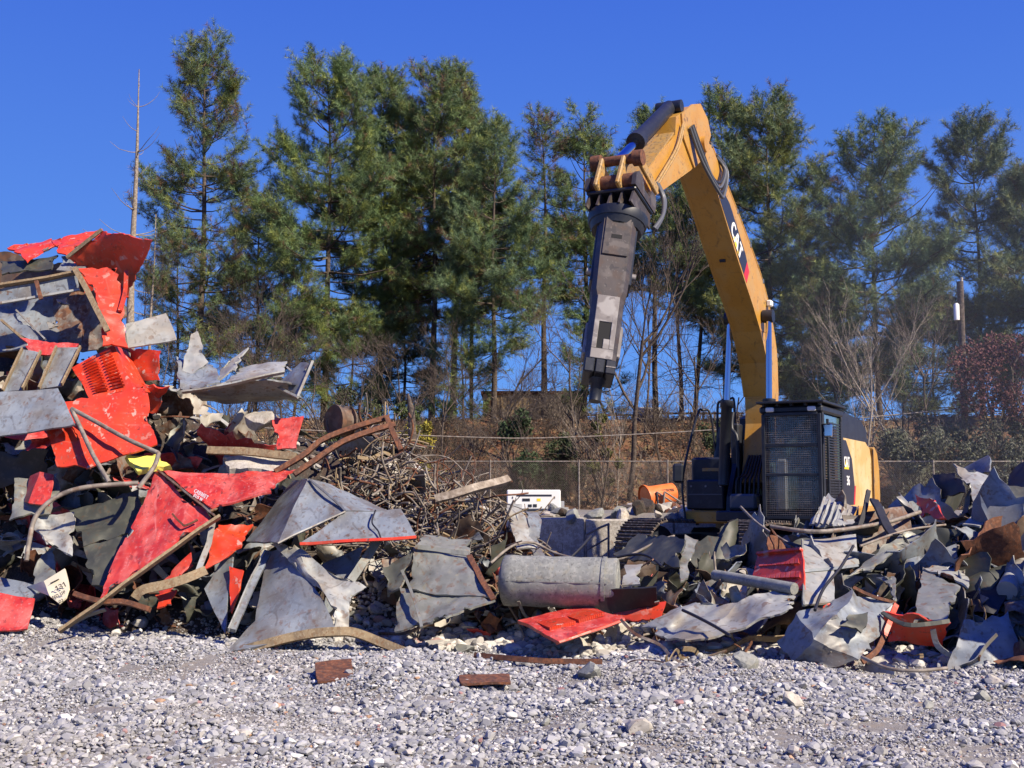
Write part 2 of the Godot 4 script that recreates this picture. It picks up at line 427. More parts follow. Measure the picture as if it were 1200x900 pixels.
# ---------------------------------------------------------------- start
func _ready() -> void:
	var cam := Camera3D.new()
	cam.name = "camera"
	add_child(cam)
	cam.position = EYE
	cam.rotation.x = pitch
	cam.fov = rad_to_deg(2.0 * atan(450.0 / FOC))
	cam.near = 0.1
	cam.far = 3000.0
	cam.current = true
	var sky_mat := ProceduralSkyMaterial.new()
	sky_mat.sky_top_color = s8(20, 52, 166)
	sky_mat.sky_horizon_color = s8(92, 142, 206)
	sky_mat.sky_curve = 0.25
	sky_mat.ground_bottom_color = s8(96, 88, 80)
	sky_mat.ground_horizon_color = s8(140, 150, 160)
	var env := Environment.new()
	env.background_mode = Environment.BG_SKY
	env.sky = Sky.new()
	env.sky.sky_material = sky_mat
	env.tonemap_mode = Environment.TONE_MAPPER_LINEAR
	env.tonemap_exposure = 1.6
	env.sdfgi_enabled = true
	env.ssao_enabled = true
	env.ssil_enabled = true
	var we := WorldEnvironment.new()
	we.name = "environment"
	we.environment = env
	add_child(we)
	var sun := DirectionalLight3D.new()
	sun.name = "sun"
	sun.light_energy = 1.6
	sun.light_color = Color(1.0, 0.945, 0.86)
	sun.light_angular_distance = 0.53
	sun.shadow_enabled = true
	add_child(sun)
	var az := deg_to_rad(54.0)
	var el := deg_to_rad(40.0)
	var to_sun := Vector3(sin(az) * cos(el), sin(el), cos(az) * cos(el))
	sun.look_at_from_position(to_sun * 50.0, Vector3.ZERO, Vector3.UP)

	rng.seed = 20
	nz.seed = 4
	nz.frequency = 1.0
	nz.fractal_octaves = 3
	nz2.seed = 9
	nz2.frequency = 1.0
	nz2.fractal_octaves = 2
	make_materials()
	make_land()
	make_wall()
	make_far_things()
	make_trees()
	make_excavator()
	make_tall_heap()
	make_low_heap()
	make_filler()
	make_gravel()
	# dust drifting before the pines beside the excavator
	env.volumetric_fog_enabled = true
	env.volumetric_fog_density = 0.0
	var fog := FogVolume.new()
	fog.name = "dust_haze"
	fog.shape = RenderingServer.FOG_VOLUME_SHAPE_ELLIPSOID
	fog.size = Vector3(15.0, 13.0, 6.0)
	var fm := FogMaterial.new()
	fm.albedo = Color(0.86, 0.9, 0.96)
	fm.density = 0.009
	fog.material = fm
	fog.position = px(1150, 370, 36.0)
	add_child(fog)
	setting(fog, "stuff")
	fog.set_meta("label", "faint bluish dust haze drifting before the pines")

# ---------------------------------------------------------------- land
func land_y(x: float, z: float) -> float:
	var d := -z
	var y := nz.get_noise_2d(x * 0.35, z * 0.35) * 0.16 if d < 26.0 else nz.get_noise_2d(x * 0.12, z * 0.12) * 0.15
	y += 0.16 * exp(-pow((x + 5.2) / 2.2, 2.0) - pow((d - 13.0) / 1.1, 2.0))
	y += 1.12 * smoothstep(25.3, 25.6, d)
	y += (3.85 + 0.3 * nz.get_noise_2d(x * 0.06, 3.0)) * smoothstep(42.0, 54.5, d)
	y += nz2.get_noise_2d(x * 0.3, z * 0.3) * 0.35 * smoothstep(42.0, 46.0, d) * (1.0 - smoothstep(54.0, 70.0, d))
	return y

func lookup(xs: Array, ys: Array, x: float) -> float:
	if x <= xs[0]:
		return ys[0]
	for i in range(1, xs.size()):
		if x <= xs[i]:
			return lerpf(ys[i - 1], ys[i], (x - xs[i - 1]) / (xs[i] - xs[i - 1]))
	return ys[-1]

const HX := [-12.0, -7.0, -5.5, -4.7, -3.5, -2.4, -1.4, -0.5, 0.3, 1.2, 2.0, 2.8, 3.6, 4.4, 5.5, 6.6, 12.0]
const HH := [3.5, 3.6, 3.4, 2.75, 2.3, 2.25, 2.05, 1.4, 0.6, 0.34, 0.46, 0.68, 0.9, 1.05, 1.3, 1.45, 1.6]
const FX := [-2.0, 0.0, 1.2, 3.0, 4.5, 6.0, 12.0]
const F0 := [13.6, 13.0, 12.5, 12.0, 11.6, 11.2, 10.8]
const F1 := [16.6, 15.6, 14.9, 14.8, 14.8, 14.8, 14.8]
const F2 := [21.5, 18.6, 17.4, 17.4, 18.0, 19.0, 19.5]

func heap_y(x: float, d: float) -> float:
	var h := lookup(HX, HH, x)
	var a := lookup(FX, F0, x)
	var b := lookup(FX, F1, x)
	var c := lookup(FX, F2, x)
	# the heap goes on past the frame and comes forward there
	var side := 2.5 * exp(-pow((x - 7.4) / 1.5, 2.0) - pow((d - 10.3) / 1.5, 2.0)) + 1.2 * exp(-pow((x - 8.6) / 1.6, 2.0) - pow((d - 13.0) / 2.0, 2.0))
	if d < a or d > c:
		return -0.4 if side < 0.06 else side - 0.06 + nz2.get_noise_2d(x * 3.0, d * 3.0) * 0.12
	var s := smoothstep(0.0, 1.0, (d - a) / (b - a)) if d < b else 1.0 - smoothstep(0.0, 1.0, (d - b) / (c - b))
	var y := h * pow(s, 0.85)
	y += (nz.get_noise_2d(x * 0.8 + 7.0, d * 0.8) * 0.35 + nz2.get_noise_2d(x * 3.0, d * 3.0) * 0.12) * minf(1.0, 0.25 + h * 0.3) * minf(1.0, s * 4.0)
	return maxf(y - 0.12 * (1.0 - minf(1.0, s * 5.0)), side - 0.06)

func surface_y(x: float, z: float) -> float:
	return maxf(land_y(x, z), heap_y(x, -z) if z > -22.0 else -1.0)

# the point of the heap or the yard that a pixel looks at
func hit(u: float, v: float) -> Vector3:
	var d := 6.0
	while d < 26.0:
		var p := px(u, v, d)
		if p.y < surface_y(p.x, p.z):
			return p
		d += 0.06
	return Vector3.ZERO

func grid_mesh(xs: Array, zs: Array, f: Callable) -> ArrayMesh:
	var st := new_st()
	st.set_smooth_group(0)
	for z in zs:
		for x in xs:
			st.add_vertex(Vector3(x, f.call(x, z), z))
	var w := xs.size()
	for j in zs.size() - 1:
		for i in w - 1:
			var a := j * w + i
			st.add_index(a); st.add_index(a + w); st.add_index(a + w + 1)
			st.add_index(a); st.add_index(a + w + 1); st.add_index(a + 1)
	st.generate_normals(false)
	# rows run away from the viewer, so turn the faces up
	return st.commit()

func steps(list: Array) -> Array:
	# [start, step, end, step, end ...]
	var out := [list[0]]
	var x: float = list[0]
	for i in range(1, list.size(), 2):
		var n := int(round(absf(list[i + 1] - x) / list[i]))
		for k in range(1, n + 1):
			out.append(lerpf(x, list[i + 1], float(k) / n))
		x = list[i + 1]
	return out

func make_land() -> void:
	var xs := steps([-900.0, 400.0, -100.0, 20.0, -20.0, 0.3, 20.0, 20.0, 100.0, 400.0, 900.0])
	var near := steps([-41.0, 1.0, -26.0, 0.1, -25.0, 0.3, -5.0, 5.0, 20.0, 80.0, 100.0])
	setting(put("ground", grid_mesh(xs, near, land_y), M.yard_dirt))
	var xb := steps([-900.0, 400.0, -100.0, 5.0, -40.0, 1.0, 40.0, 5.0, 100.0, 400.0, 900.0])
	var far := steps([-1800.0, 800.0, -200.0, 60.0, -80.0, 2.0, -58.0, 0.8, -41.0])
	setting(put("hillside", grid_mesh(xb, far, land_y), M.bank_litter))
	var hx := steps([-13.0, 0.14, 12.0])
	var hz := steps([-21.6, 0.14, -7.0])
	setting(put("terrain", grid_mesh(hx, hz, func(x: float, z: float) -> float: return heap_y(x, -z)), M.shade_toned_dirt))
	# fallen leaves on the bank
	var st := new_st()
	st.set_smooth_group(-1)
	quad(st, Vector3(-0.5, 0.1, 0), Vector3(0, 0, 0.32), Vector3(0.5, 0.12, 0), Vector3(0, -0.02, -0.32))
	var leaf := mesh_of(st)
	var xf := []
	var cols := []
	for i in 26000:
		var d := rng.randf_range(41.5, 57.0)
		var x := rng.randf_range(-0.46, 0.5) * d
		var s := rng.randf_range(0.09, 0.2)
		xf.append(Transform3D(Basis.from_euler(Vector3(rng.randfn() * 0.5, rng.randf() * TAU, rng.randfn() * 0.5)).scaled(Vector3.ONE * s), Vector3(x, land_y(x, -d) + 0.04, -d)))
		var c: Color = [Color(0.24, 0.12, 0.06), Color(0.32, 0.19, 0.10), Color(0.16, 0.08, 0.05), Color(0.40, 0.28, 0.16)][rng.randi() % 4]
		cols.append(c * rng.randf_range(0.6, 1.2))
	var lit := multi("fallen_leaves", leaf, M.leaves, xf, cols)
	setting(lit, "stuff")
	lit.set_meta("label", "brown leaf litter strewn over the wooded bank")

func multi(called: String, m: Mesh, mat: Material, xfs: Array, cols: Array, parent: Node = null) -> MultiMeshInstance3D:
	var mm := MultiMesh.new()
	mm.transform_format = MultiMesh.TRANSFORM_3D
	mm.use_colors = true
	mm.mesh = m
	mm.instance_count = xfs.size()
	for i in xfs.size():
		mm.set_instance_transform(i, xfs[i])
		mm.set_instance_color(i, cols[i])
	var o := MultiMeshInstance3D.new()
	o.multimesh = mm
	o.material_override = mat
	if parent == null:
		o.name = numbered(called)
		add_child(o)
	else:
		o.name = called
		parent.add_child(o, true)
	return o

func make_gravel() -> void:
	var g := Node3D.new()
	g.name = "gravel"
	add_child(g)
	setting(g, "stuff")
	g.set_meta("label", "crushed blue-grey stone gravel covering the yard")
	var r := RandomNumberGenerator.new()
	r.seed = 77
	var pal := [Color(0.305, 0.305, 0.315), Color(0.385, 0.385, 0.39), Color(0.24, 0.243, 0.262), Color(0.49, 0.485, 0.475), Color(0.335, 0.332, 0.33), Color(0.61, 0.60, 0.57), Color(0.275, 0.28, 0.30), Color(0.40, 0.375, 0.34), Color(0.175, 0.175, 0.18)]
	var variants := 7
	var lists := []
	var cols := []
	for i in variants:
		lists.append([])
		cols.append([])
	var n := 0
	while n < 240000:
		var d := sqrt(r.randf_range(6.1 * 6.1, 15.2 * 15.2))
		var x := r.randf_range(-1.0, 1.0) * (0.455 * d + 0.5)
		var front := lookup(FX, F0, x)
		if d > front + 0.1 + r.randf() * 0.5:
			n += 1
			continue
		n += 1
		if nz2.get_noise_2d(x * 0.45 + 31.0, d * 0.9) > 0.16 and r.randf() < 0.15:
			continue
		var size := clampf(exp(r.randfn() * 0.42 + log(0.0164)), 0.006, 0.052)
		var thin := nz2.get_noise_2d(x * 0.5 + 31.0, d * 0.8)
		if thin > 0.12:
			size *= 0.6
		var y := maxf(land_y(x, -d), heap_y(x, d)) + r.randf_range(-0.3, 0.75) * size
		var b := Basis.from_euler(Vector3(r.randf() * TAU, r.randf() * TAU, r.randf() * TAU))
		b = b.scaled(Vector3(r.randf_range(0.85, 1.25), r.randf_range(0.6, 0.9), r.randf_range(0.85, 1.25)) * size)
		var k := r.randi() % variants
		lists[k].append(Transform3D(b, Vector3(x, y, -d)))
		var c: Color = pal[mini(int(absf(r.randfn()) * 3.4), pal.size() - 1)]
		if r.randf() < 0.02:
			c = [Color(0.42, 0.26, 0.16), Color(0.36, 0.20, 0.19), Color(0.66, 0.64, 0.60), Color(0.12, 0.12, 0.12)][r.randi() % 4]
		var dusty := smoothstep(0.0, 0.4, nz.get_noise_2d(x * 0.3 + 60.0, d * 0.5))
		cols[k].append(c.lerp(Color(0.36, 0.32, 0.27), dusty * 0.22) * r.randf_range(0.66, 1.06))
	for k in variants:
		multi("stones", rock_mesh(r, 8 + k % 4, 1 if k % 2 else 2), M.stone, lists[k], cols[k], g)
	# pale crumbs and grit lying through the heaps
	var rub := Node3D.new()
	rub.name = "rubble"
	add_child(rub)
	setting(rub, "stuff")
	rub.set_meta("label", "broken concrete crumbs and stones scattered through the scrap")
	for k in 4:
		var a := []
		var c := []
		for i in 3000:
			var x := r.randf_range(-9.0, 8.5)
			var d := r.randf_range(lookup(FX, F0, x) - 0.1, lookup(FX, F1, x) + 0.6)
			if i % 5 != 0:
				x = r.randf_range(-2.2, 4.6)
				d = lookup(FX, F0, x) - 0.25 + absf(r.randfn()) * 0.9
			var s := clampf(exp(r.randfn() * 0.55 + log(0.028)), 0.01, 0.11)
			a.append(Transform3D(Basis.from_euler(Vector3(r.randf() * TAU, r.randf() * TAU, 0)).scaled(Vector3(1, 0.75, 1) * s), Vector3(x, surface_y(x, -d) + 0.3 * s, -d)))
			var q: Color = [Color(0.50, 0.48, 0.44), Color(0.36, 0.34, 0.31), Color(0.62, 0.60, 0.56), Color(0.24, 0.20, 0.17), Color(0.42, 0.28, 0.25)][mini(int(absf(r.randfn()) * 2.0), 4)]
			c.append(q * r.randf_range(0.75, 1.15))
		multi("crumbs", rock_mesh(r, 9, 2), M.stone, a, c, rub)
	# single larger stones lying on the gravel
	var big := [[745, 858, 0.15, "pale pointed stone lying alone on the open gravel"], [931, 828, 0.17, "grey angular stone block casting a shadow on the gravel"], [1087, 832, 0.11, "pale blocky stone beside the grey angular stone block"], [1152, 823, 0.13, "flat-topped pale stone at the foot of the low scrap heap"], [918, 775, 0.09, "small cream stone by the crumpled grey hood"], [1165, 803, 0.13, "white-topped stone on gravel by the low scrap heap"], [287, 862, 0.08, "white stone sunk among the bluish gravel"], [690, 795, 0.2, "broad grey stone lump below the red louvred cover"], [247, 822, 0.06, "small yellowish stone on the gravel"], [645, 765, 0.12, "white chalky lump under the red louvred cover"], [545, 765, 0.16, "large white chalky lump in the rubble edge"], [720, 768, 0.12, "pale rounded lump in rubble beside the red louvred cover"], [770, 762, 0.14, "pale stone wedged below the torn pale sheet"], [985, 765, 0.09, "cream stone by the crumpled grey hood foot"], [640, 850, 0.07, "low cream stone in the middle of the gravel"]]
	for e in big:
		var p := hit(e[0], e[1])
		var o := put("stone", rock_mesh(r, 10, 2, Vector3(1.15, 0.8, 1.0)), M.concrete if r.randf() < 0.6 else M.tank_grey)
		o.position = p + Vector3(0, e[2] * 0.22, 0)
		o.scale = Vector3.ONE * e[2] * 0.72
		o.rotation.y = r.randf() * TAU
		tag(o, e[3], "stone", "larger stones on the gravel")

# ---------------------------------------------------------------- retaining wall behind the excavator
func make_wall() -> void:
	var wall := thing("retaining_wall", "low broken concrete retaining wall behind the scrap and the excavator", "wall", Vector3(0, 0, -25.2))
	var r := RandomNumberGenerator.new()
	r.seed = 5
	var x := -9.0
	while x < 20.0:
		var w := r.randf_range(1.6, 3.0)
		var st := new_st()
		var h := 1.08 + r.randf_range(-0.05, 0.05)
		box(st, Transform3D(Basis(), Vector3(x + w * 0.5, h * 0.5 - 0.2, r.randf_range(-0.03, 0.03))), Vector3(w - 0.02, h + 0.4, 0.4), 0.03)
		part("block", st, M.concrete, wall)
		x += w
	# broken capping lumps along the top
	for i in 70:
		var s := r.randf_range(0.1, 0.28)
		var o := put("capping_lump", rock_mesh(r, 9, 2, Vector3(1.4, 0.7, 1.0)), [M.concrete, M.concrete, M.tank_grey, M.shade_toned_dirt][r.randi() % 4], wall)
		o.position = Vector3(r.randf_range(-4.0, 7.0), 1.12 + r.randf_range(0.0, 0.12), r.randf_range(-0.9, 0.1))
		o.scale = Vector3.ONE * s
		o.rotation = Vector3(r.randf(), r.randf() * TAU, r.randf())
	# rubble lip ahead of the excavator platform: reddish and pale lumps on the raised ground
	for i in 46:
		var s := r.randf_range(0.12, 0.32)
		var o := put("rubble_lump", rock_mesh(r, 9, 2, Vector3(1.3, 0.7, 1.0)), [M.concrete, M.shade_toned_dirt, M.rust, M.concrete][r.randi() % 4])
		o.position = Vector3(r.randf_range(2.6, 6.2), 1.2 + r.randf_range(-0.02, 0.1), r.randf_range(-27.4, -26.0))
		o.scale = Vector3.ONE * s
		o.rotation = Vector3(r.randf(), r.randf() * TAU, r.randf())
		tag(o, "rubble lump on the raised ground behind the concrete wall", "rubble lump", "rubble lumps behind the wall")
	# bent handrail standing before the wall
	var st := new_st()
	tube(st, smooth_line([px(687, 662, 24.6), px(687, 630, 24.6), px(690, 625, 24.6), px(711, 615, 24.6), px(713, 618, 24.6), px(713, 655, 24.6)], 3), 0.025, 8)
	tube(st, [px(687, 645, 24.6), px(713, 630, 24.6)], 0.02, 8)
	tag(part("handrail", st, M.wire, self), "bent grey pipe handrail standing before the concrete wall", "handrail")

# ---------------------------------------------------------------- fence, plant and trains behind
func make_far_things() -> void:
	# chain link fence along the foot of the bank
	var fz := -41.2
	var fence := thing("chain_link_fence", "grey chain-link fence along the foot of the wooded bank", "fence", Vector3(0, 0, fz))
	var top := 2.75
	var bot := 1.12
	for i in 12:
		var st := new_st()
		cyl(st, Vector3(-16.0 + i * 3.05, bot - 0.2, 0), Vector3(-16.0 + i * 3.05, top + 0.06, 0), 0.035, 8)
		part("post", st, M.wire, fence)
	var st := new_st()
	cyl(st, Vector3(-17, top, 0), Vector3(19, top, 0), 0.022, 6)
	part("top_rail", st, M.wire, fence)
	st = new_st()
	st.set_smooth_group(-1)
	var h := top - bot
	var x := -17.0 - h
	while x < 19.0:
		for sgn in [1.0, -1.0]:
			var a := Vector3(x, bot, 0.02 * sgn)
			var b := Vector3(x + h, top, 0.02 * sgn)
			if sgn < 0:
				a = Vector3(x + h, bot, 0.02 * sgn)
				b = Vector3(x, top, 0.02 * sgn)
			var n := Vector3(b.y - a.y, -(b.x - a.x), 0).normalized() * 0.0022
			var t := Vector3(0, 0, 0.0022)
			quad(st, a - n, b - n, b + t, a + t)
			quad(st, a + t, b + t, b + n, a + n)
			quad(st, a + n, b + n, b - n, a - n)
		x += 0.075
	var wm := part("wire_mesh", st, M.wire, fence)
	wm.set_meta("kind", "stuff")

	# white generator
	var gd := 38.0
	var a := px(594, 574, gd)
	var b := px(657, 597, gd)
	var gen := thing("generator", "white skid-mounted generator with black stripe before the fence", "generator", Vector3((a.x + b.x) * 0.5, b.y, -gd))
	var gw := b.x - a.x
	var gh := a.y - b.y
	st = new_st(); bx(st, Vector3(-gw / 2, 0.0, -0.45), Vector3(gw / 2, gh, 0.0), 0.03); part("housing", st, M.paint_white, gen)
	st = new_st(); bx(st, Vector3(-gw / 2 - 0.1, -0.75, -0.5), Vector3(gw / 2 + 0.15, 0.0, 0.05), 0.02); part("skid", st, M.machine_dark, gen)
	st = new_st(); bx(st, Vector3(-gw / 2 + 0.3, gh * 0.66, -0.003), Vector3(gw / 2 - 0.28, gh * 0.76, 0.006)); part("stripe", st, M.decal_dark, gen)
	st = new_st(); bx(st, Vector3(-0.36, gh * 0.42, -0.003), Vector3(-0.12, gh * 0.56, 0.012)); part("vent", st, M.machine_dark, gen)
	st = new_st(); bx(st, Vector3(-0.18, gh * 0.12, -0.003), Vector3(-0.06, gh * 0.26, 0.012)); part("gauge", st, M.machine_dark, gen)
	st = new_st(); bx(st, Vector3(-0.02, gh * 0.12, -0.003), Vector3(0.1, gh * 0.27, 0.012)); part("gauge", st, M.machine_dark, gen)
	st = new_st(); bx(st, Vector3(0.1, gh * 0.42, -0.003), Vector3(0.22, gh * 0.56, 0.008)); part("warning_label", st, M.decal_yellow, gen)
	st = new_st(); bx(st, Vector3(gw / 2 + 0.002, 0.05, -0.35), Vector3(gw / 2 + 0.12, gh * 0.42, -0.1), 0.01); part("outlet_box", st, M.railcar_grey, gen)
	for s in [-1, 1]:
		st = new_st(); bx(st, Vector3(s * gw * 0.39 - 0.012, gh * 0.56, 0.0), Vector3(s * gw * 0.39 + 0.012, gh * 0.66, 0.02)); part("latch", st, M.machine_dark, gen)

	# orange misting cannon
	var md := 36.5
	var q0 := px(757, 584, md)
	var q1 := px(791, 577, md)
	var mc := thing("misting_cannon", "orange dust-suppression cannon barrel on a steel stand before fence", "misting cannon", Vector3(q0.x, 1.12, -md))
	var l0 := q0 - mc.position
	var l1 := q1 - mc.position
	st = new_st()
	var ax := (l1 - l0 + Vector3(0, 0, -0.35)).normalized()
	tube(st, [l0 - ax * 0.04, l0, l0 + ax * 0.16, l0 + ax * 0.95, l0 + ax * 0.99], [0.42, 0.42, 0.34, 0.30, 0.24], 28, false)
	part("barrel", st, M.orange_plastic, mc)
	st = new_st(); tube(st, [l0 - ax * 0.01, l0 + ax * 0.9], [0.36, 0.26], 24, true); part("barrel_lining", st, M.orange_plastic, mc)
	st = new_st(); tube(st, [l0 + ax * 0.2, l0 + ax * 0.26], 0.1, 12); part("hub", st, M.machine_dark, mc)
	for s in [-1.0, 1.0]:
		st = new_st()
		var foot := l0 + ax * 0.45 + Vector3(0.12 * s, 0, 0.42)
		cyl(st, Vector3(foot.x - 0.06 * s, 0.0, foot.z + 0.08), foot + Vector3(0, 0.1, 0), 0.035, 8); part("stand_leg", st, M.machine_dark if s < 0 else M.wire, mc)
		st = new_st()
		cyl(st, Vector3(foot.x + 0.9, 0.0, foot.z + 0.05 * s), foot + Vector3(0, 0.12, 0), 0.025, 8); part("brace", st, M.wire, mc)
	var tm := TextMesh.new()
	tm.text = "DUSTBOSS"; tm.font_size = 16; tm.pixel_size = 0.0068; tm.depth = 0.01
	var lo := put("lettering", tm, M.ink, mc)
	lo.position = l0 + ax * 0.66 + Vector3(0, 0.12, 0.31)
	lo.rotation = Vector3(-0.35, 0.3, 0.1)
	st = new_st(); bx(st, Vector3(-0.1, 0.0, -0.5), Vector3(1.5, 0.14, 0.5), 0.02); part("skid", st, M.machine_dark, mc)

	# utility poles and the cable between them
	pole(px(1133, 560, 43.0).x, 43.0, px(1133, 330, 43.0).y, 0.12, "dark wooden utility pole with a pale transformer among the pines", px(1131, 366, 43.0).y)
	pole(px(552, 560, 60.0).x, 60.0, px(552, 300, 60.0).y, 0.1, "slim grey utility pole with a white box between the pine trunks", px(545, 322, 60.0).y)
	var cp := []
	for i in 26:
		var t := i / 25.0
		var u := lerpf(1133.0, 300.0, t)
		cp.append(px(u, lerpf(478.0, 501.0, minf(1.0, t * 1.6)) + 14.0 * sin(t * PI), lerpf(43.0, 40.0, t)))
	st = new_st(); tube(st, cp, 0.022, 5)
	tag(part("cable", st, M.wire, self), "sagging utility cable strung low across the wooded bank", "cable")
	cp = []
	for i in 8:
		cp.append(px(lerpf(1133.0, 1290.0, i / 7.0), lerpf(478.0, 487.0, i / 7.0) + 3.0 * sin(i / 7.0 * PI), 43.0))
	st = new_st(); tube(st, cp, 0.022, 5)
	tag(part("cable", st, M.wire, self), "utility cable running from the transformer pole past the reddish tree", "cable")

	# tan building and rail cars on top of the bank
	var bd := 57.0
	var c0 := px(566, 462, bd)
	var c1 := px(688, 512, bd)
	var bld := thing("building", "tan flat-topped metal building behind the pines on the bank", "building", Vector3(c0.x, c1.y - 1.0, -bd))
	var bw := c1.x - c0.x
	var bh := c0.y - c1.y + 1.0
	st = new_st(); bx(st, Vector3(0, 0, -6), Vector3(bw, bh, 0)); part("wall", st, M.tan_wall, bld)
	st = new_st(); bx(st, Vector3(-0.1, bh, -6.1), Vector3(bw + 0.1, bh + 0.15, 0.12)); part("roof", st, M.rust, bld)
	for i in 14:
		st = new_st(); bx(st, Vector3(bw * (i + 0.5) / 14.0 - 0.03, 0.05, 0.002), Vector3(bw * (i + 0.5) / 14.0 + 0.03, bh - 0.05, 0.05)); part("wall_rib", st, M.tan_wall, bld)
	for e in [[0.02, 0.14, M.rust]]:
		st = new_st(); bx(st, Vector3(bw * e[0], 0.05, 0.051), Vector3(bw * e[1], bh * 0.9, 0.09)); part("sliding_door", st, e[2], bld)
	# freight wagons
	wagon(px(668, 490, 64.0), px(748, 508, 64.0), 64.0, M.railcar_red, "rusty flat freight wagon on the bank top", false)
	wagon(px(772, 488, 64.0), px(866, 508, 64.0), 64.0, M.railcar_red, "brownish-red low freight wagon behind the excavator boom", false)
	wagon(px(744, 478, 63.0), px(773, 506, 63.0), 63.0, M.railcar_grey, "pale grey round-shouldered hopper wagon on the bank top", true)
	# leaning cracked post by the pines
	st = new_st(); tube(st, [px(484, 520, 40.0), px(482, 480, 40.0), px(478, 461, 40.0)], [0.15, 0.12, 0.04], 7)
	tag(part("tree_stump", st, M.bark, self), "tall broken tree stump standing at the bank foot", "stump")

func pole(x: float, d: float, top: float, r: float, label: String, box_y: float) -> void:
	var g := land_y(x, -d)
	var p := thing("utility_pole", label, "utility pole", Vector3(x, g, -d))
	var st := new_st()
	cyl(st, Vector3(0, -0.3, 0), Vector3(0, top - g, 0), r, 10); part("shaft", st, M.bark, p)
	st = new_st()
	tube(st, [Vector3(-0.2, box_y - g - 0.3, 0.1), Vector3(-0.2, box_y - g + 0.26, 0.1), Vector3(-0.2, box_y - g + 0.32, 0.1)], [0.1, 0.1, 0.05], 14); part("transformer", st, M.paint_white, p)
	st = new_st(); cyl(st, Vector3(0.06, top - g - 0.1, 0), Vector3(0.06, top - g + 0.15, 0), 0.05, 8); part("insulator", st, M.concrete, p)

func wagon(a: Vector3, b: Vector3, d: float, mat: Material, label: String, hopper: bool) -> void:
	var w := b.x - a.x
	var h := a.y - b.y
	var g := thing("freight_wagon", label, "wagon", Vector3(a.x + w * 0.5, b.y - 0.6, -d), 0.0, "freight wagons")
	var st := new_st()
	if hopper:
		var poly := PackedVector2Array([Vector2(-1.4, 0.5), Vector2(1.4, 0.5), Vector2(1.5, h * 0.5 + 0.6), Vector2(1.1, h + 0.45), Vector2(0.6, h + 0.6), Vector2(-0.6, h + 0.6), Vector2(-1.1, h + 0.45), Vector2(-1.5, h * 0.5 + 0.6)])
		prism(st, poly, -w * 0.5, w * 0.5)
		part("body", st, mat, g)
		for i in 5:
			st = new_st(); bx(st, Vector3(-w * 0.5 + w * (i + 0.5) / 5.0 - 0.04, 0.6, 1.5), Vector3(-w * 0.5 + w * (i + 0.5) / 5.0 + 0.04, h * 0.5 + 0.5, 1.58)); part("rib", st, mat, g)
	else:
		bx(st, Vector3(-w * 0.5, 0.75, -1.4), Vector3(w * 0.5, h + 0.3, 1.4), 0.05); part("deck", st, mat, g)
		for i in 7:
			st = new_st(); bx(st, Vector3(-w * 0.5 + w * (i + 0.5) / 7.0 - 0.05, 0.8, 1.4), Vector3(-w * 0.5 + w * (i + 0.5) / 7.0 + 0.05, h + 0.75, 1.5)); part("stake", st, M.rust, g)
		st = new_st(); bx(st, Vector3(-w * 0.5, h + 0.62, 1.3), Vector3(w * 0.5, h + 0.72, 1.4)); part("rail", st, mat, g)
	for s in [-0.32, 0.32]:
		st = new_st(); cyl(st, Vector3(w * s, 0.35, 1.0), Vector3(w * s, 0.35, 1.15), 0.42, 14); part("wheel", st, M.track_steel, g)

# ---------------------------------------------------------------- trees
func tuft_mesh(r: RandomNumberGenerator, n: int, long: float, wide: float) -> ArrayMesh:
	var st := new_st()
	st.set_smooth_group(-1)
	for i in n:
		var t := r.randf()
		var at := Vector3(0, 0, t * 0.55)
		var dir := Vector3(r.randfn(), r.randfn(), 0.0).normalized() * 0.75 + Vector3(0, 0, r.randf_range(0.25, 1.1))
		dir = dir.normalized() * long * r.randf_range(0.7, 1.15)
		var side := dir.cross(Vector3(r.randfn(), r.randfn(), r.randfn())).normalized() * wide
		tri(st, at - side, at + dir, at + side)
	return mesh_of(st)

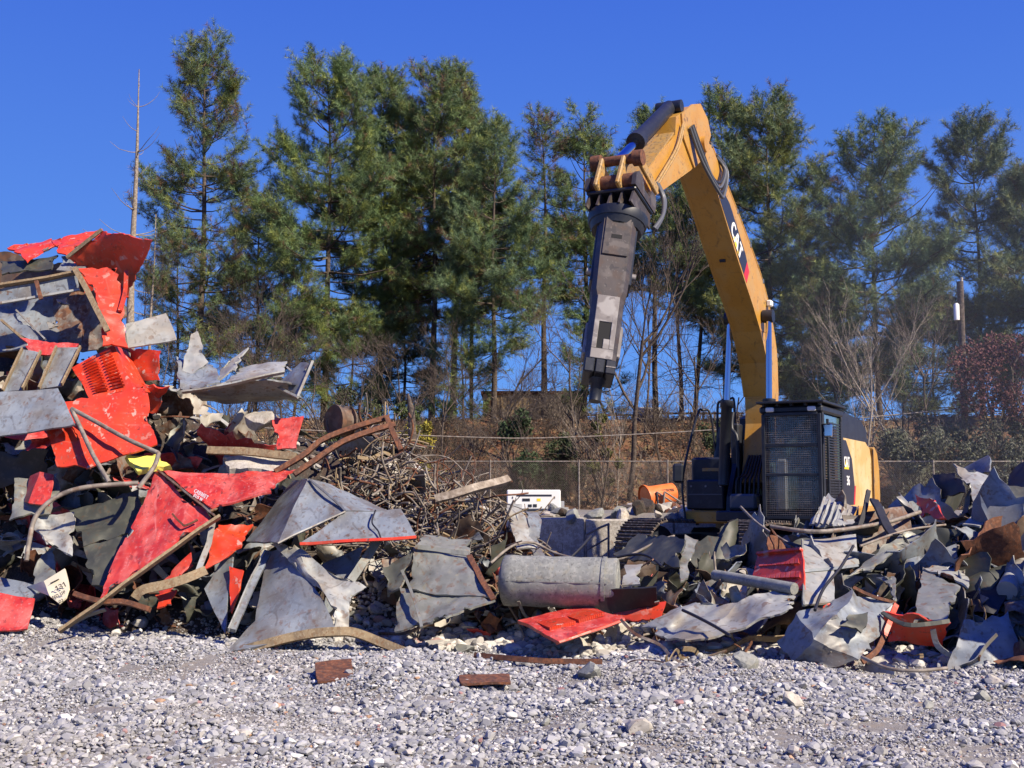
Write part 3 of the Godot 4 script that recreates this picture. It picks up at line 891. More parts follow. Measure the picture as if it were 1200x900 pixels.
# o: h height, start fraction of the bare stem, reach, dens, tone, lean
func pine(called: String, label: String, u: float, d: float, vtop: float, o: Dictionary) -> void:
	var r := RandomNumberGenerator.new()
	r.seed = int(u * 13.0 + d)
	d += 5.5
	var x := px(u, 480, d).x
	var base := Vector3(x, land_y(x, -d) - 0.1, -d)
	var H := px(u, vtop + 15.0, d).y - base.y
	var t := thing(called, label, "tree", base, 0.0, o.get("group", "pine trees along the bank"))
	var sway := Vector3(r.randfn() * 0.25, 0, r.randfn() * 0.25)
	var top_r: float = o.get("r", 0.0105) * H
	var stem := func(f: float) -> Vector3: return Vector3(0, f * H, 0) + sway * sin(f * PI) + Vector3(sin(f * 9.0 + u) * 0.05, 0, cos(f * 7.0 + u) * 0.05)
	var st := new_st()
	var pts := []
	var rad := []
	for i in 15:
		pts.append(stem.call(i / 14.0))
		rad.append(maxf(0.02, top_r * pow(1.0 - i / 14.0, 0.8)))
	tube(st, pts, rad, 8, false)
	part("trunk", st, o.get("bark", M.bark), t)
	st = new_st()
	var start: float = o.get("start", 0.3)
	var reach: float = o.get("reach", 2.8) * 1.1
	var dens: float = o.get("dens", 1.0)
	var green: Color = o.get("tone", Color(0.08, 0.118, 0.042)) * 1.6
	var xf := []
	var col := []
	var y := start * H
	var skew := r.randf() * TAU
	while y < H * 0.985:
		var f := y / H
		var q := maxf(0.0, (f - start) / (1.0 - start))
		var prof: float = minf(1.0, 0.45 + q * 2.6) * pow(maxf(0.0, 1.0 - q), o.get("taper", 0.62)) + 0.06
		var nb := 3 + r.randi() % 3
		if r.randf() < o.get("gap", 0.2):
			nb = 1
		for k in nb:
			var az := skew + TAU * k / nb + r.randfn() * 0.45
			skew += 0.7
			var L := reach * prof * r.randf_range(0.62, 1.2)
			var lift := lerpf(0.02, 0.95, pow(q, 1.3)) + r.randfn() * 0.13
			var out := Vector3(cos(az), 0, sin(az))
			var p0: Vector3 = stem.call(f)
			var bp := [p0]
			var p := p0
			var segs := 5
			for s in segs:
				var up := lift + 0.16 * (s - 2) + r.randfn() * 0.07
				p += (out * cos(up) + Vector3(0, sin(up), 0)) * (L / segs)
				out = (out + Vector3(r.randfn(), 0, r.randfn()) * 0.09).normalized()
				bp.append(p)
			var br := maxf(0.012, 0.011 * L + 0.006)
			if o.get("bare", 0.06) > 1.5:
				var sb := new_st()
				tube(sb, bp, [br, br * 0.85, br * 0.7, br * 0.55, br * 0.4, br * 0.2], 4, false)
				part("branch", sb, o.get("bark", M.bark), t)
				continue
			tube(st, bp, [br, br * 0.85, br * 0.7, br * 0.55, br * 0.4, br * 0.2], 4, false)
			var bare: bool = r.randf() < o.get("bare", 0.12)
			if bare and q < 0.7:
				continue
			# side twigs carry the needle tufts
			var twigs := int(3 + L * 5.8 * dens)
			for j in twigs:
				var w := 0.28 + 0.72 * (j + r.randf()) / twigs
				var si := mini(int(w * segs), segs - 1)
				var pa: Vector3 = bp[si].lerp(bp[si + 1], w * segs - si)
				var fwd: Vector3 = (bp[si + 1] - bp[si]).normalized()
				var side := fwd.cross(Vector3.UP).normalized() * (1.0 if r.randf() < 0.5 else -1.0)
				var dir := (fwd * r.randf_range(0.35, 1.0) + side * r.randf_range(0.2, 1.0) + Vector3(0, r.randf_range(-0.1, 0.5), 0)).normalized()
				var tl := (0.16 + 0.24 * L * (1.15 - w)) * r.randf_range(0.6, 1.25)
				var pb := pa + dir * tl
				if tl > 0.3:
					tube(st, [pa, pb], [0.011, 0.005], 3, false)
				var nt := 1 + int(tl / 0.2)
				for m in nt:
					var c := pa.lerp(pb, (m + 1.0) / nt) + Vector3(r.randfn(), r.randfn(), r.randfn()) * 0.05
					var dv := (dir + Vector3(r.randfn(), r.randfn() + 0.35, r.randfn()) * 0.42).normalized()
					var bs := Basis.looking_at(-dv, Vector3(0.2, 0.9, 0.3).normalized()) * Basis(Vector3.BACK, r.randf() * TAU)
					var sz: float = r.randf_range(0.8, 1.4) * o.get("tuft", 1.0)
					xf.append(Transform3D(bs.scaled(Vector3.ONE * sz), c))
					var v := r.randf_range(0.6, 1.35)
					var cc := Color(green.r * v, green.g * v, green.b * v)
					var roll := r.randf()
					if roll < o.get("brown", 0.04) :
						cc = Color(0.13, 0.075, 0.035) * v
					elif roll < 0.3:
						cc = Color(cc.r * 1.5 + 0.012, cc.g * 1.2 + 0.006, cc.b * 0.7)
					col.append(cc)
		y += r.randf_range(0.3, 0.54) * o.get("step", 1.0)
	# dead stubs on the bare stem
	for k in (0 if o.get("bare", 0.0) > 1.5 else o.get("stubs", 14)):
		var f := r.randf_range(start * 0.25, start * 1.05)
		var az := r.randf() * TAU
		var L := r.randf_range(0.5, 2.0)
		var p0: Vector3 = stem.call(f)
		var p1 := p0 + Vector3(cos(az), r.randf_range(-0.25, 0.3), sin(az)) * L * 0.5
		var p2 := p1 + Vector3(cos(az + r.randfn() * 0.3), r.randf_range(-0.5, 0.2), sin(az)) * L * 0.5
		tube(st, [p0, p1, p2], [0.022, 0.014, 0.005], 3, false)
		for j in 3:
			tube(st, [p1.lerp(p2, r.randf()), p2 + Vector3(r.randfn(), r.randfn(), r.randfn()) * 0.3], [0.008, 0.003], 3, false)
	if o.get("bare", 0.0) <= 1.5:
		part("branches", st, o.get("bark", M.bark), t)
	if xf.size():
		var c := multi("crown", tufts, M.needles, xf, col, t)
		c.set_meta("kind", "stuff")
	tuft_count += xf.size()

var tufts: ArrayMesh
var tuft_count := 0

func limb(st: SurfaceTool, r: RandomNumberGenerator, p: Vector3, dir: Vector3, L: float, rad: float, depth: int, o: Dictionary) -> void:
	var pts := [p]
	var q := p
	var dd := dir
	var n := 4
	for i in n:
		dd = (dd + Vector3(r.randfn(), r.randfn() * 0.6, r.randfn()) * o.get("wob", 0.12) + Vector3(0, o.get("rise", 0.05), 0)).normalized()
		q += dd * (L / n)
		pts.append(q)
	tube(st, pts, [rad, rad * 0.88, rad * 0.76, rad * 0.66, rad * 0.55], 6 if depth == 0 else (4 if depth == 1 else 3), false)
	if depth >= o.get("deep", 4):
		return
	var kids: int = o.get("kids", 4)
	for k in kids:
		var t := r.randf_range(0.35 if depth else 0.3, 1.0)
		var si := mini(int(t * n), n - 1)
		var a: Vector3 = pts[si].lerp(pts[si + 1], t * n - si)
		var side := Vector3(r.randfn(), r.randfn() * 0.5, r.randfn())
		side = (side - dd * side.dot(dd)).normalized()
		var spread: float = o.get("spread", 0.7)
		limb(st, r, a, (dd * cos(spread) + side * sin(spread) * r.randf_range(0.7, 1.2)).normalized(), L * r.randf_range(0.42, 0.68), maxf(rad * 0.5, 0.004), depth + 1, o)

func bare_tree(called: String, label: String, u: float, d: float, vtop: float, o: Dictionary) -> Node3D:
	var r := RandomNumberGenerator.new()
	r.seed = int(u * 7.0 + d * 3.0)
	var x := px(u, 480, d).x
	var base := Vector3(x, land_y(x, -d) - 0.1, -d)
	var H := px(u, vtop, d).y - base.y
	var t := thing(called, label, "tree", base, 0.0, o.get("group", "bare trees on the bank"))
	var st := new_st()
	limb(st, r, Vector3.ZERO, Vector3(o.get("lean", 0.0), 1, 0).normalized(), H * 0.62, o.get("r", 0.09), 0, o)
	part("trunk", st, o.get("bark", M.bark), t)
	return t

func make_trees() -> void:
	var r := RandomNumberGenerator.new()
	r.seed = 3
	tufts = tuft_mesh(r, 64, 0.22, 0.0062)
	var pines := [
		[230, 47, 36, {"start": 0.2, "reach": 3.2, "dens": 0.62, "gap": 0.28, "taper": 0.5, "bare": 0.18, "brown": 0.16, "tone": Color(0.075, 0.108, 0.042)}, "tall sparse pine beside the dead white snag"],
		[378, 49, 70, {"start": 0.2, "reach": 3.9, "taper": 0.42, "dens": 0.95, "tone": Color(0.08, 0.122, 0.045), "brown": 0.06}, "broad dense pine with a rounded top above the grey scrap"],
		[443, 52, 78, {"start": 0.22, "reach": 3.2, "taper": 0.45, "tone": Color(0.08, 0.12, 0.045)}, "full pine with a straight stem behind the wire tangle"],
		[507, 50, 76, {"start": 0.3, "reach": 3.1, "taper": 0.42, "brown": 0.16}, "dark-stemmed pine with brown cones near the top"],
		[531, 53, 80, {"start": 0.32, "reach": 3.1, "taper": 0.45, "brown": 0.14, "bark": M.bark_pale}, "pale-stemmed pine close beside the dark-stemmed pine"],
		[578, 47, 140, {"start": 0.24, "reach": 2.7, "taper": 0.6, "tone": Color(0.075, 0.115, 0.05), "bare": 0.12}, "slender green pine over the tan building"],
		[636, 49, 118, {"start": 0.36, "reach": 1.7, "dens": 0.5, "gap": 0.3, "bare": 0.4, "brown": 0.35, "taper": 0.55}, "thin browning pine with a needle-bare top"],
		[684, 51, 124, {"start": 0.34, "reach": 2.6, "taper": 0.5, "brown": 0.1, "bare": 0.1}, "dark pine directly behind the hydraulic hammer"],
		[770, 56, 122, {"start": 0.45, "reach": 2.2, "taper": 0.5}, "pine whose tip shows over the excavator stick"],
		[798, 48, 215, {"start": 0.5, "reach": 1.9, "dens": 0.5, "bare": 0.4, "stubs": 30}, "bare-stemmed pine between the hammer and the boom"],
		[813, 50, 200, {"start": 0.5, "reach": 1.9, "dens": 0.55, "bare": 0.35, "stubs": 30}, "second bare-stemmed pine just beside the boom"],
		[850, 51, 104, {"start": 0.25, "reach": 3.0, "taper": 0.5, "brown": 0.12}, "dark pine rising behind the elbow of the boom"],
		[908, 47, 108, {"start": 0.15, "reach": 3.7, "taper": 0.5, "tone": Color(0.08, 0.11, 0.045)}, "wide pine with layered plumes behind the cab"],
		[1034, 46, 142, {"start": 0.2, "reach": 4.3, "taper": 0.5, "tone": Color(0.07, 0.105, 0.05), "dens": 1.05}, "large spreading pine standing between cab and utility pole"],
		[1153, 48, 143, {"start": 0.25, "reach": 3.6, "taper": 0.5, "tone": Color(0.062, 0.09, 0.048)}, "bluish pine beyond the utility pole with the transformer"],
		[1222, 46, 200, {"start": 0.2, "reach": 3.5, "taper": 0.5, "tone": Color(0.062, 0.09, 0.048)}, "pine at the end of the row past the reddish tree"],
		[300, 56, 215, {"start": 0.15, "reach": 3.0, "taper": 0.6, "dens": 0.6, "tone": Color(0.06, 0.085, 0.035)}, "lower pine filling the gap beside the tall sparse pine"],
		[955, 57, 300, {"start": 0.1, "reach": 3.0, "taper": 0.7, "tone": Color(0.06, 0.09, 0.035)}, "short bushy pine behind the cab roof"],
		[470, 58, 300, {"start": 0.15, "reach": 2.4, "taper": 0.7, "tone": Color(0.06, 0.09, 0.035), "dens": 0.8}, "short pine low behind the straight-stemmed pine"],
		[345, 47, 300, {"start": 0.1, "reach": 2.2, "taper": 0.8, "dens": 0.6, "bare": 0.25, "stubs": 4}, "young loose pine under the broad dense pine"],
		[412, 49, 320, {"start": 0.08, "reach": 2.3, "taper": 0.8, "dens": 0.6, "bare": 0.25, "stubs": 4}, "young pine behind the wire drum"],
		[545, 47, 345, {"start": 0.08, "reach": 2.1, "taper": 0.8, "dens": 0.55, "bare": 0.3, "stubs": 4}, "young pine beside the pale-stemmed pine"],
		[712, 49, 330, {"start": 0.1, "reach": 2.0, "taper": 0.8, "dens": 0.5, "bare": 0.35, "stubs": 4}, "thin young pine beside the bare forked tree"],
		[985, 49, 330, {"start": 0.08, "reach": 2.4, "taper": 0.8, "dens": 0.6, "bare": 0.25, "stubs": 4}, "young pine beside the wide plumed pine"],
		[200, 52, 250, {"start": 0.12, "reach": 2.4, "taper": 0.7, "dens": 0.5, "bare": 0.35, "stubs": 6}, "half-bare young pine beside the thin dead stem"],
		[1095, 58, 330, {"start": 0.1, "reach": 3.0, "taper": 0.7, "tone": Color(0.06, 0.085, 0.045)}, "short pine in the gap by the utility pole"],
	]
	for e in pines:
		pine("pine_tree", e[4], e[0], e[1], e[2], e[3])
	print("tufts ", tuft_count)
	# dead snags
	pine("dead_tree", "dead white pine snag with bare stub branches", 152, 44, 66, {"start": 0.3, "reach": 2.4, "bare": 2.0, "gap": 0.4, "step": 2.0, "taper": 0.6, "bark": M.bark_pale, "group": "dead snags", "r": 0.014, "stubs": 3, "dens": 0.0})
	pine("dead_tree", "thin leaning dead stem between the snag and sparse pine", 177, 45, 236, {"start": 0.5, "reach": 0.8, "bare": 2.0, "gap": 0.8, "step": 2.0, "bark": M.bark_pale, "group": "dead snags", "r": 0.01, "dens": 0.0})
	# bare broadleaf trees and saplings
	for e in [
		[736, 44, 285, {"r": 0.11, "kids": 5, "spread": 0.5, "rise": 0.12, "deep": 4}, "bare grey forked tree beside the hammer point"],
		[706, 42.6, 455, {"r": 0.035, "kids": 5, "spread": 0.5, "rise": 0.15, "deep": 3, "bark": M.bark_pale}, "thin pale sapling below the hammer"],
		[722, 43.2, 440, {"r": 0.03, "kids": 5, "spread": 0.45, "rise": 0.15, "deep": 3, "bark": M.bark_pale}, "slim sapling next to the pale one below the hammer"],
		[1012, 42.5, 350, {"r": 0.05, "kids": 4, "spread": 0.5, "rise": 0.15, "deep": 4, "bark": M.bark_pale}, "pale slender bare tree close behind the counterweight"],
		[1024, 43.5, 380, {"r": 0.045, "kids": 4, "spread": 0.45, "rise": 0.18, "deep": 4, "bark": M.bark_pale}, "second pale bare stem behind the counterweight"],
		[1046, 42.8, 395, {"r": 0.05, "kids": 4, "spread": 0.5, "rise": 0.12, "deep": 4, "lean": 0.15, "bark": M.bark_pale}, "leaning pale bare tree between the cab and utility pole"],
		[1058, 44.5, 400, {"r": 0.05, "kids": 5, "spread": 0.6, "rise": 0.1, "deep": 4}, "dark bare tree near the leaning pale one"],
		[612, 43.5, 420, {"r": 0.045, "kids": 5, "spread": 0.7, "rise": 0.06, "deep": 4}, "bare brushy tree in front of the tan building"],
		[655, 44.5, 400, {"r": 0.05, "kids": 5, "spread": 0.7, "rise": 0.06, "deep": 4}, "bare twiggy tree by the corner of the tan building"],
		[560, 43.0, 430, {"r": 0.04, "kids": 5, "spread": 0.7, "rise": 0.05, "deep": 4}, "bare arching tree at the end of the tan building"],
		[424, 42.5, 400, {"r": 0.05, "kids": 5, "spread": 0.6, "rise": 0.08, "deep": 4}, "bare grey tree behind the rusty bent bars"],
		[385, 43.0, 395, {"r": 0.05, "kids": 5, "spread": 0.7, "rise": 0.06, "deep": 4}, "bare brown tree behind the curled grey sheets"],
		[330, 43.5, 380, {"r": 0.06, "kids": 5, "spread": 0.6, "rise": 0.08, "deep": 4}, "bare tree above the curled grey sheets of the heap"],
		[250, 43.0, 350, {"r": 0.05, "kids": 5, "spread": 0.6, "rise": 0.08, "deep": 4}, "bare tree at the foot of the tall sparse pine"],
		[290, 45, 330, {"r": 0.06, "kids": 5, "spread": 0.6, "rise": 0.08, "deep": 4}, "bare tree between the sparse pine and the broad pine"],
		[205, 44, 300, {"r": 0.05, "kids": 5, "spread": 0.6, "rise": 0.08, "deep": 4}, "bare tree rising over the smooth pale sheet"],
		[460, 46, 370, {"r": 0.05, "kids": 5, "spread": 0.65, "rise": 0.07, "deep": 4}, "bare tree beside the straight-stemmed pine"],
		[520, 47, 380, {"r": 0.05, "kids": 5, "spread": 0.65, "rise": 0.07, "deep": 4}, "bare tree between the two tall pine stems"],
		[590, 48, 360, {"r": 0.06, "kids": 5, "spread": 0.65, "rise": 0.07, "deep": 4}, "bare tree under the slender green pine"],
		[675, 48, 350, {"r": 0.06, "kids": 5, "spread": 0.6, "rise": 0.08, "deep": 4}, "bare tree just past the tan building corner"],
		[755, 50, 320, {"r": 0.06, "kids": 5, "spread": 0.6, "rise": 0.08, "deep": 4}, "bare tree between the hammer and the boom"],
		[812, 49, 350, {"r": 0.06, "kids": 5, "spread": 0.6, "rise": 0.08, "deep": 4}, "bare tree among the bare-stemmed pines"],
		[965, 46, 380, {"r": 0.05, "kids": 5, "spread": 0.6, "rise": 0.08, "deep": 4}, "bare tree above the cab roof"],
		[1085, 47, 370, {"r": 0.06, "kids": 5, "spread": 0.6, "rise": 0.08, "deep": 4}, "bare tree in the haze by the spreading pine"],
		[775, 46, 400, {"r": 0.05, "kids": 5, "spread": 0.7, "rise": 0.05, "deep": 4}, "bare twiggy tree in front of the grey hopper wagon"],
		[835, 45, 390, {"r": 0.05, "kids": 5, "spread": 0.7, "rise": 0.06, "deep": 4}, "bare twiggy tree behind the excavator handrails"],
	]:
		bare_tree("bare_tree", e[4], e[0], e[1], e[2], e[3])
	# reddish leafy tree
	leafy("red_leaf_tree", "small tree with dull red autumn leaves beside the utility pole", 1172, 42.5, 388, 1.75, Color(0.13, 0.05, 0.045), 2600, 0.55)
	leafy("evergreen_bush", "rounded evergreen bush on the bank before the tan building", 612, 42.8, 478, 0.95, Color(0.045, 0.075, 0.028), 1500, 0.15)
	leafy("evergreen_bush", "low evergreen bush beside the rounded one on the bank", 662, 43.5, 508, 0.7, Color(0.06, 0.08, 0.03), 800, 0.15)
	leafy("evergreen_bush", "yellow-leaved bush behind the wire tangle", 500, 42.2, 490, 0.6, Color(0.26, 0.22, 0.03), 600, 0.2)
	leafy("evergreen_bush", "green bush behind the rusty bent bars", 470, 43.0, 468, 0.9, Color(0.07, 0.09, 0.03), 900, 0.15)
	leafy("evergreen_bush", "dense green bush beside the grey tree stump", 405, 43.0, 450, 1.1, Color(0.06, 0.08, 0.03), 1200, 0.2)
	leafy("evergreen_bush", "spindly green bush at the hammer point", 706, 42.5, 478, 0.45, Color(0.12, 0.12, 0.035), 500, 0.3)
	leafy("evergreen_bush", "green bush behind the misting cannon fence", 845, 45.0, 490, 0.8, Color(0.06, 0.08, 0.03), 700, 0.2)
	for e in [[1052, 505, 1.1], [1085, 490, 1.3], [1120, 500, 1.2], [1160, 495, 1.4], [1195, 490, 1.3], [1140, 522, 1.0], [1180, 520, 1.0], [1070, 520, 0.9]]:
		leafy("dusty_shrub", "dusty grey-green shrub on the bank below the utility pole", e[0], 41.9 + fmod(e[0] * 0.37, 1.6), e[1], e[2], Color(0.11, 0.115, 0.075), 1000, 0.25, "dusty shrubs below the utility pole")
	# brown brush: three bare shrubs, repeated over the bank
	var protos := []
	for k in 3:
		var st := new_st()
		for i in 9:
			var a := r.randf() * TAU
			limb(st, r, Vector3(r.randfn() * 0.1, 0, r.randfn() * 0.1), Vector3(cos(a) * 0.6, 1.0, sin(a) * 0.6).normalized(), r.randf_range(0.5, 1.0), 0.014, 1, {"deep": 3, "kids": 4, "spread": 0.7, "wob": 0.2})
		protos.append(mesh_of(st))
	for i in 240:
		var d := r.randf_range(41.6, 52.0)
		var x := r.randf_range(-0.3, 0.46) * d
		var o := put("brush_shrub", protos[i % 3], M.bark if i % 4 else M.bark_pale)
		o.position = Vector3(x, land_y(x, -d) - 0.05, -d)
		o.rotation.y = r.randf() * TAU
		o.scale = Vector3.ONE * r.randf_range(0.7, 1.5)
		var uu := x / d * FOC + 600.0
		var where := "by the broken stump"
		for e in [[540, "below the tan building"], [690, "near the hammer point"], [790, "behind the misting cannon"], [900, "behind the excavator tracks"], [1060, "behind the counterweight"], [1150, "near the utility pole"], [1180, "under the reddish tree"]]:
			if uu > e[0]:
				where = e[1]
		tag(o, "leafless %s brush %s on the leaf-strewn bank" % ["brown" if i % 4 else "pale", where], "shrub", "bare brush on the bank")

func leafy(called: String, label: String, u: float, d: float, vtop: float, rad: float, tone: Color, n: int, low: float, group := "bushes on the bank") -> void:
	var r := RandomNumberGenerator.new()
	r.seed = int(u * 3.0 + vtop)
	var x := px(u, 480, d).x
	var base := Vector3(x, land_y(x, -d) - 0.05, -d)
	var H := px(u, vtop, d).y - base.y
	var t := thing(called, label, "tree" if H > 3.0 else "bush", base, 0.0, group)
	var st := new_st()
	for i in 4:
		limb(st, r, Vector3(r.randfn() * 0.08, 0, r.randfn() * 0.08), Vector3(r.randfn() * 0.25, 1, r.randfn() * 0.25).normalized(), H * 0.6, 0.02 + 0.008 * H, 1, {"deep": 3, "kids": 4, "spread": 0.6})
	part("trunk", st, M.bark, t)
	var ls := new_st()
	ls.set_smooth_group(-1)
	for k in 5:
		var q := Vector3(r.randfn(), r.randfn(), r.randfn()) * 0.6
		var e1 := Vector3(r.randfn(), r.randfn(), r.randfn()).normalized()
		var e2 := e1.cross(Vector3(r.randfn(), r.randfn(), r.randfn())).normalized() * 0.42
		quad(ls, q - e1, q + e2, q + e1, q - e2)
	var m := mesh_of(ls)
	var xf := []
	var col := []
	var lobes := []
	for k in 7:
		lobes.append([Vector3(r.randfn() * rad * 0.5, lerpf(low, 1.0, r.randf()) * H * 0.9, r.randfn() * rad * 0.5), rad * r.randf_range(0.3, 0.6)])
	lobes.append([Vector3(0, H * 0.9, 0), rad * 0.35])
	for i in n:
		var l: Array = lobes[r.randi() % lobes.size()]
		var v: Vector3 = Vector3(r.randfn(), r.randfn(), r.randfn()).normalized() * pow(r.randf(), 0.4) * l[1]
		var p: Vector3 = l[0] + v
		if p.y < 0.02:
			p.y = absf(p.y) + 0.05
		xf.append(Transform3D(Basis.from_euler(Vector3(r.randf() * TAU, r.randf() * TAU, 0)).scaled(Vector3.ONE * r.randf_range(0.04, 0.075)), p))
		var k := r.randf_range(0.55, 1.4)
		col.append(Color(tone.r * k, tone.g * k * r.randf_range(0.9, 1.1), tone.b * k))
	multi("crown", m, M.leaves, xf, col, t).set_meta("kind", "stuff")

# ---------------------------------------------------------------- excavator; local axes: X = machine's left, Y = up, Z = forward
func P2(a: Array) -> PackedVector2Array:
	var o := PackedVector2Array()
	for q in a:
		o.append(Vector2(q[0], q[1]))
	return o

func letters(txt: String, size: float, mat: Material, parent: Node, xf: Transform3D, squeeze := 1.0, called := "lettering") -> MeshInstance3D:
	var f := SystemFont.new()
	f.font_names = PackedStringArray(["Droid Sans"])
	f.font_weight = 800
	var t := TextMesh.new()
	t.text = txt
	t.font = f
	t.font_size = 32
	t.pixel_size = size / 24.0
	t.depth = 0.006
	var o := put(called, t, mat, parent)
	o.transform = xf * Transform3D(Basis.from_scale(Vector3(squeeze, 1, 1)), Vector3.ZERO)
	return o

func make_excavator() -> void:
	var ex := thing("excavator", "yellow tracked excavator with a hydraulic hammer, standing behind the low scrap heap", "excavator", Vector3(4.633, 0.02, -22.267), deg_to_rad(-27.0))
	var st: SurfaceTool
	# --- undercarriage: both tracks turned against the house
	var shoe := new_st()
	box(shoe, Transform3D(Basis(), Vector3(0, 0.018, 0)), Vector3(0.8, 0.036, 0.205), 0.006)
	for k in [-0.07, 0.0, 0.07]:
		box(shoe, Transform3D(Basis(), Vector3(0, 0.052, k)), Vector3(0.8, 0.036, 0.022), 0.005)
	var shoe_mesh := mesh_of(shoe)
	var wheel := new_st()
	cyl(wheel, Vector3(-0.2, 0, 0), Vector3(0.2, 0, 0), 0.44, 24)
	var wheel_mesh := mesh_of(wheel)
	var uturn := deg_to_rad(-20.0)
	for s in [-1.0, 1.0]:
		var tr := Node3D.new()
		tr.name = "track"
		ex.add_child(tr, true)
		tr.rotation.y = uturn
		tr.position = Basis(Vector3.UP, uturn) * Vector3(1.12 * s, 0, 0)
		var half := 1.85
		var rad := 0.5
		var cy := 0.59
		var per := 4.0 * half + TAU * rad
		var n := 50
		for i in n:
			var q := per * i / n
			var pos: Vector3
			var ang: float
			if q < 2.0 * half:
				pos = Vector3(0, cy + rad, -half + q); ang = 0.0
			elif q < 2.0 * half + PI * rad:
				ang = (q - 2.0 * half) / rad
				pos = Vector3(0, cy + cos(ang) * rad, half + sin(ang) * rad)
			elif q < 4.0 * half + PI * rad:
				ang = PI
				pos = Vector3(0, cy - rad, half - (q - 2.0 * half - PI * rad))
			else:
				ang = PI + (q - 4.0 * half - PI * rad) / rad
				pos = Vector3(0, cy + cos(ang) * rad, -half + sin(ang) * rad)
			if ang == 0.0:
				pos.y -= 0.04 * sin(q / (2.0 * half) * PI)
			var o := put("shoe", shoe_mesh, M.track_steel, tr)
			o.transform = Transform3D(Basis(Vector3.RIGHT, ang), pos)
		for e in [half, -half]:
			var w := put("idler" if e > 0 else "sprocket", wheel_mesh, M.machine_dark, tr)
			w.position = Vector3(0, cy, e)
		st = new_st()
		prism(st, P2([[-1.7, 0.35], [1.7, 0.35], [1.85, 0.6], [1.5, 0.86], [-1.5, 0.86], [-1.85, 0.6]]), -0.26, 0.26)
		part("frame", st, M.machine_dark, tr)
		for k in 7:
			st = new_st(); cyl(st, Vector3(-0.22, 0.26, -1.5 + k * 0.5), Vector3(0.22, 0.26, -1.5 + k * 0.5), 0.13, 12); part("roller", st, M.track_steel, tr)
	st = new_st()
	box(st, Transform3D(Basis(Vector3.UP, uturn), Vector3(0, 0.72, 0)), Vector3(2.3, 0.5, 1.5), 0.08); part("car_body", st, M.machine_dark, ex)
	st = new_st(); cyl(st, Vector3(0, 0.95, 0), Vector3(0, 1.13, 0), 0.85, 32); part("slew_ring", st, M.machine_dark, ex)

	# --- house
	st = new_st(); bx(st, Vector3(-0.42, 1.12, -3.0), Vector3(1.48, 1.30, 1.5), 0.02); part("deck", st, M.machine_dark, ex)
	st = new_st(); bx(st, Vector3(0.5, 1.06, 0.2), Vector3(1.5, 1.28, 1.62), 0.03); part("cab_base", st, M.machine_dark, ex)
	st = new_st(); bx(st, Vector3(1.25, 1.1, -2.9), Vector3(1.505, 1.38, 0.25), 0.05); part("side_skirt", st, M.cat_yellow, ex)
	st = new_st(); bx(st, Vector3(-1.25, 1.06, -1.5), Vector3(-0.43, 1.295, 0.74), 0.03); part("platform_skirt", st, M.cat_yellow, ex)
	# engine housing: rounded shoulder section pushed across
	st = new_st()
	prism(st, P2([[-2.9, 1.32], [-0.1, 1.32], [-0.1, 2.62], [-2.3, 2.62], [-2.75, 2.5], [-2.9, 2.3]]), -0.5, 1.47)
	part("engine_housing", st, M.glare_paled_yellow, ex)  # the sky glare is put into this pale colour
	st = new_st()
	prism(st, P2([[-2.6, 2.622], [-0.16, 2.622], [-0.2, 3.02], [-0.5, 3.1], [-2.0, 3.02], [-2.5, 2.86]]), -0.45, 1.46)
	part("hood", st, M.machine_dark, ex)
	# counterweight
	st = new_st()
	prism(st, P2([[-3.55, 1.15], [-2.92, 1.15], [-2.92, 2.52], [-3.1, 2.55], [-3.4, 2.42], [-3.58, 2.1], [-3.62, 1.6]]), -0.9, 1.5)
	part("counterweight", st, M.cat_yellow, ex)
	st = new_st(); bx(st, Vector3(1.5, 1.4, -2.935), Vector3(1.512, 2.5, -2.895)); part("panel_seam", st, M.decal_dark, ex)
	# dark side decal with emblem and number on the machine's left flank
	st = new_st()
	prism(st, P2([[-0.12, 1.4], [-0.12, 2.58], [-0.42, 2.58], [-0.92, 2.25], [-1.12, 1.75], [-0.98, 1.4]]), 1.471, 1.479)
	var sd := part("side_decal", st, M.decal_dark, ex)
	st = new_st()
	prism(st, P2([[-1.0, 1.4], [-1.135, 1.75], [-1.24, 1.75], [-1.12, 1.4]]), 1.471, 1.478); part("decal_flash", st, M.decal_red, ex)
	var out_left := Basis(Vector3(0, 0, -1), Vector3.UP, Vector3(1, 0, 0))
	letters("CAT", 0.2, M.decal_white, sd, Transform3D(out_left, Vector3(1.484, 2.18, -0.42)), 1.0)
	st = new_st(); prism(st, P2([[-0.2, 2.05], [-0.62, 2.05], [-0.41, 2.24]]), 1.4795, 1.4825); part("emblem_triangle", st, M.decal_yellow, sd)
	letters("36", 0.18, M.decal_white, sd, Transform3D(out_left, Vector3(1.484, 1.84, -0.5)), 1.0, "number")

	# --- cab on the machine's left
	var cab := Node3D.new(); cab.name = "cab"; ex.add_child(cab)
	var x0 := 0.53; var x1 := 1.48; var z0 := 0.12; var z1 := 1.62; var y0 := 1.3; var y1 := 2.97
	for e in [[x0, z1], [x1, z1], [x0, z0], [x1, z0]]:
		st = new_st(); bx(st, Vector3(e[0] - 0.05, y0, e[1] - 0.05), Vector3(e[0] + 0.05, y1, e[1] + 0.05), 0.012); part("post", st, M.machine_dark, cab)
	st = new_st(); bx(st, Vector3(x0 - 0.08, y1, z0 - 0.08), Vector3(x1 + 0.06, y1 + 0.12, z1 + 0.1), 0.03); part("roof", st, M.machine_dark, cab)
	st = new_st(); bx(st, Vector3(x0 - 0.1, y1 + 0.16, z0 - 0.1), Vector3(x1 + 0.1, y1 + 0.2, z1 + 0.22), 0.01)
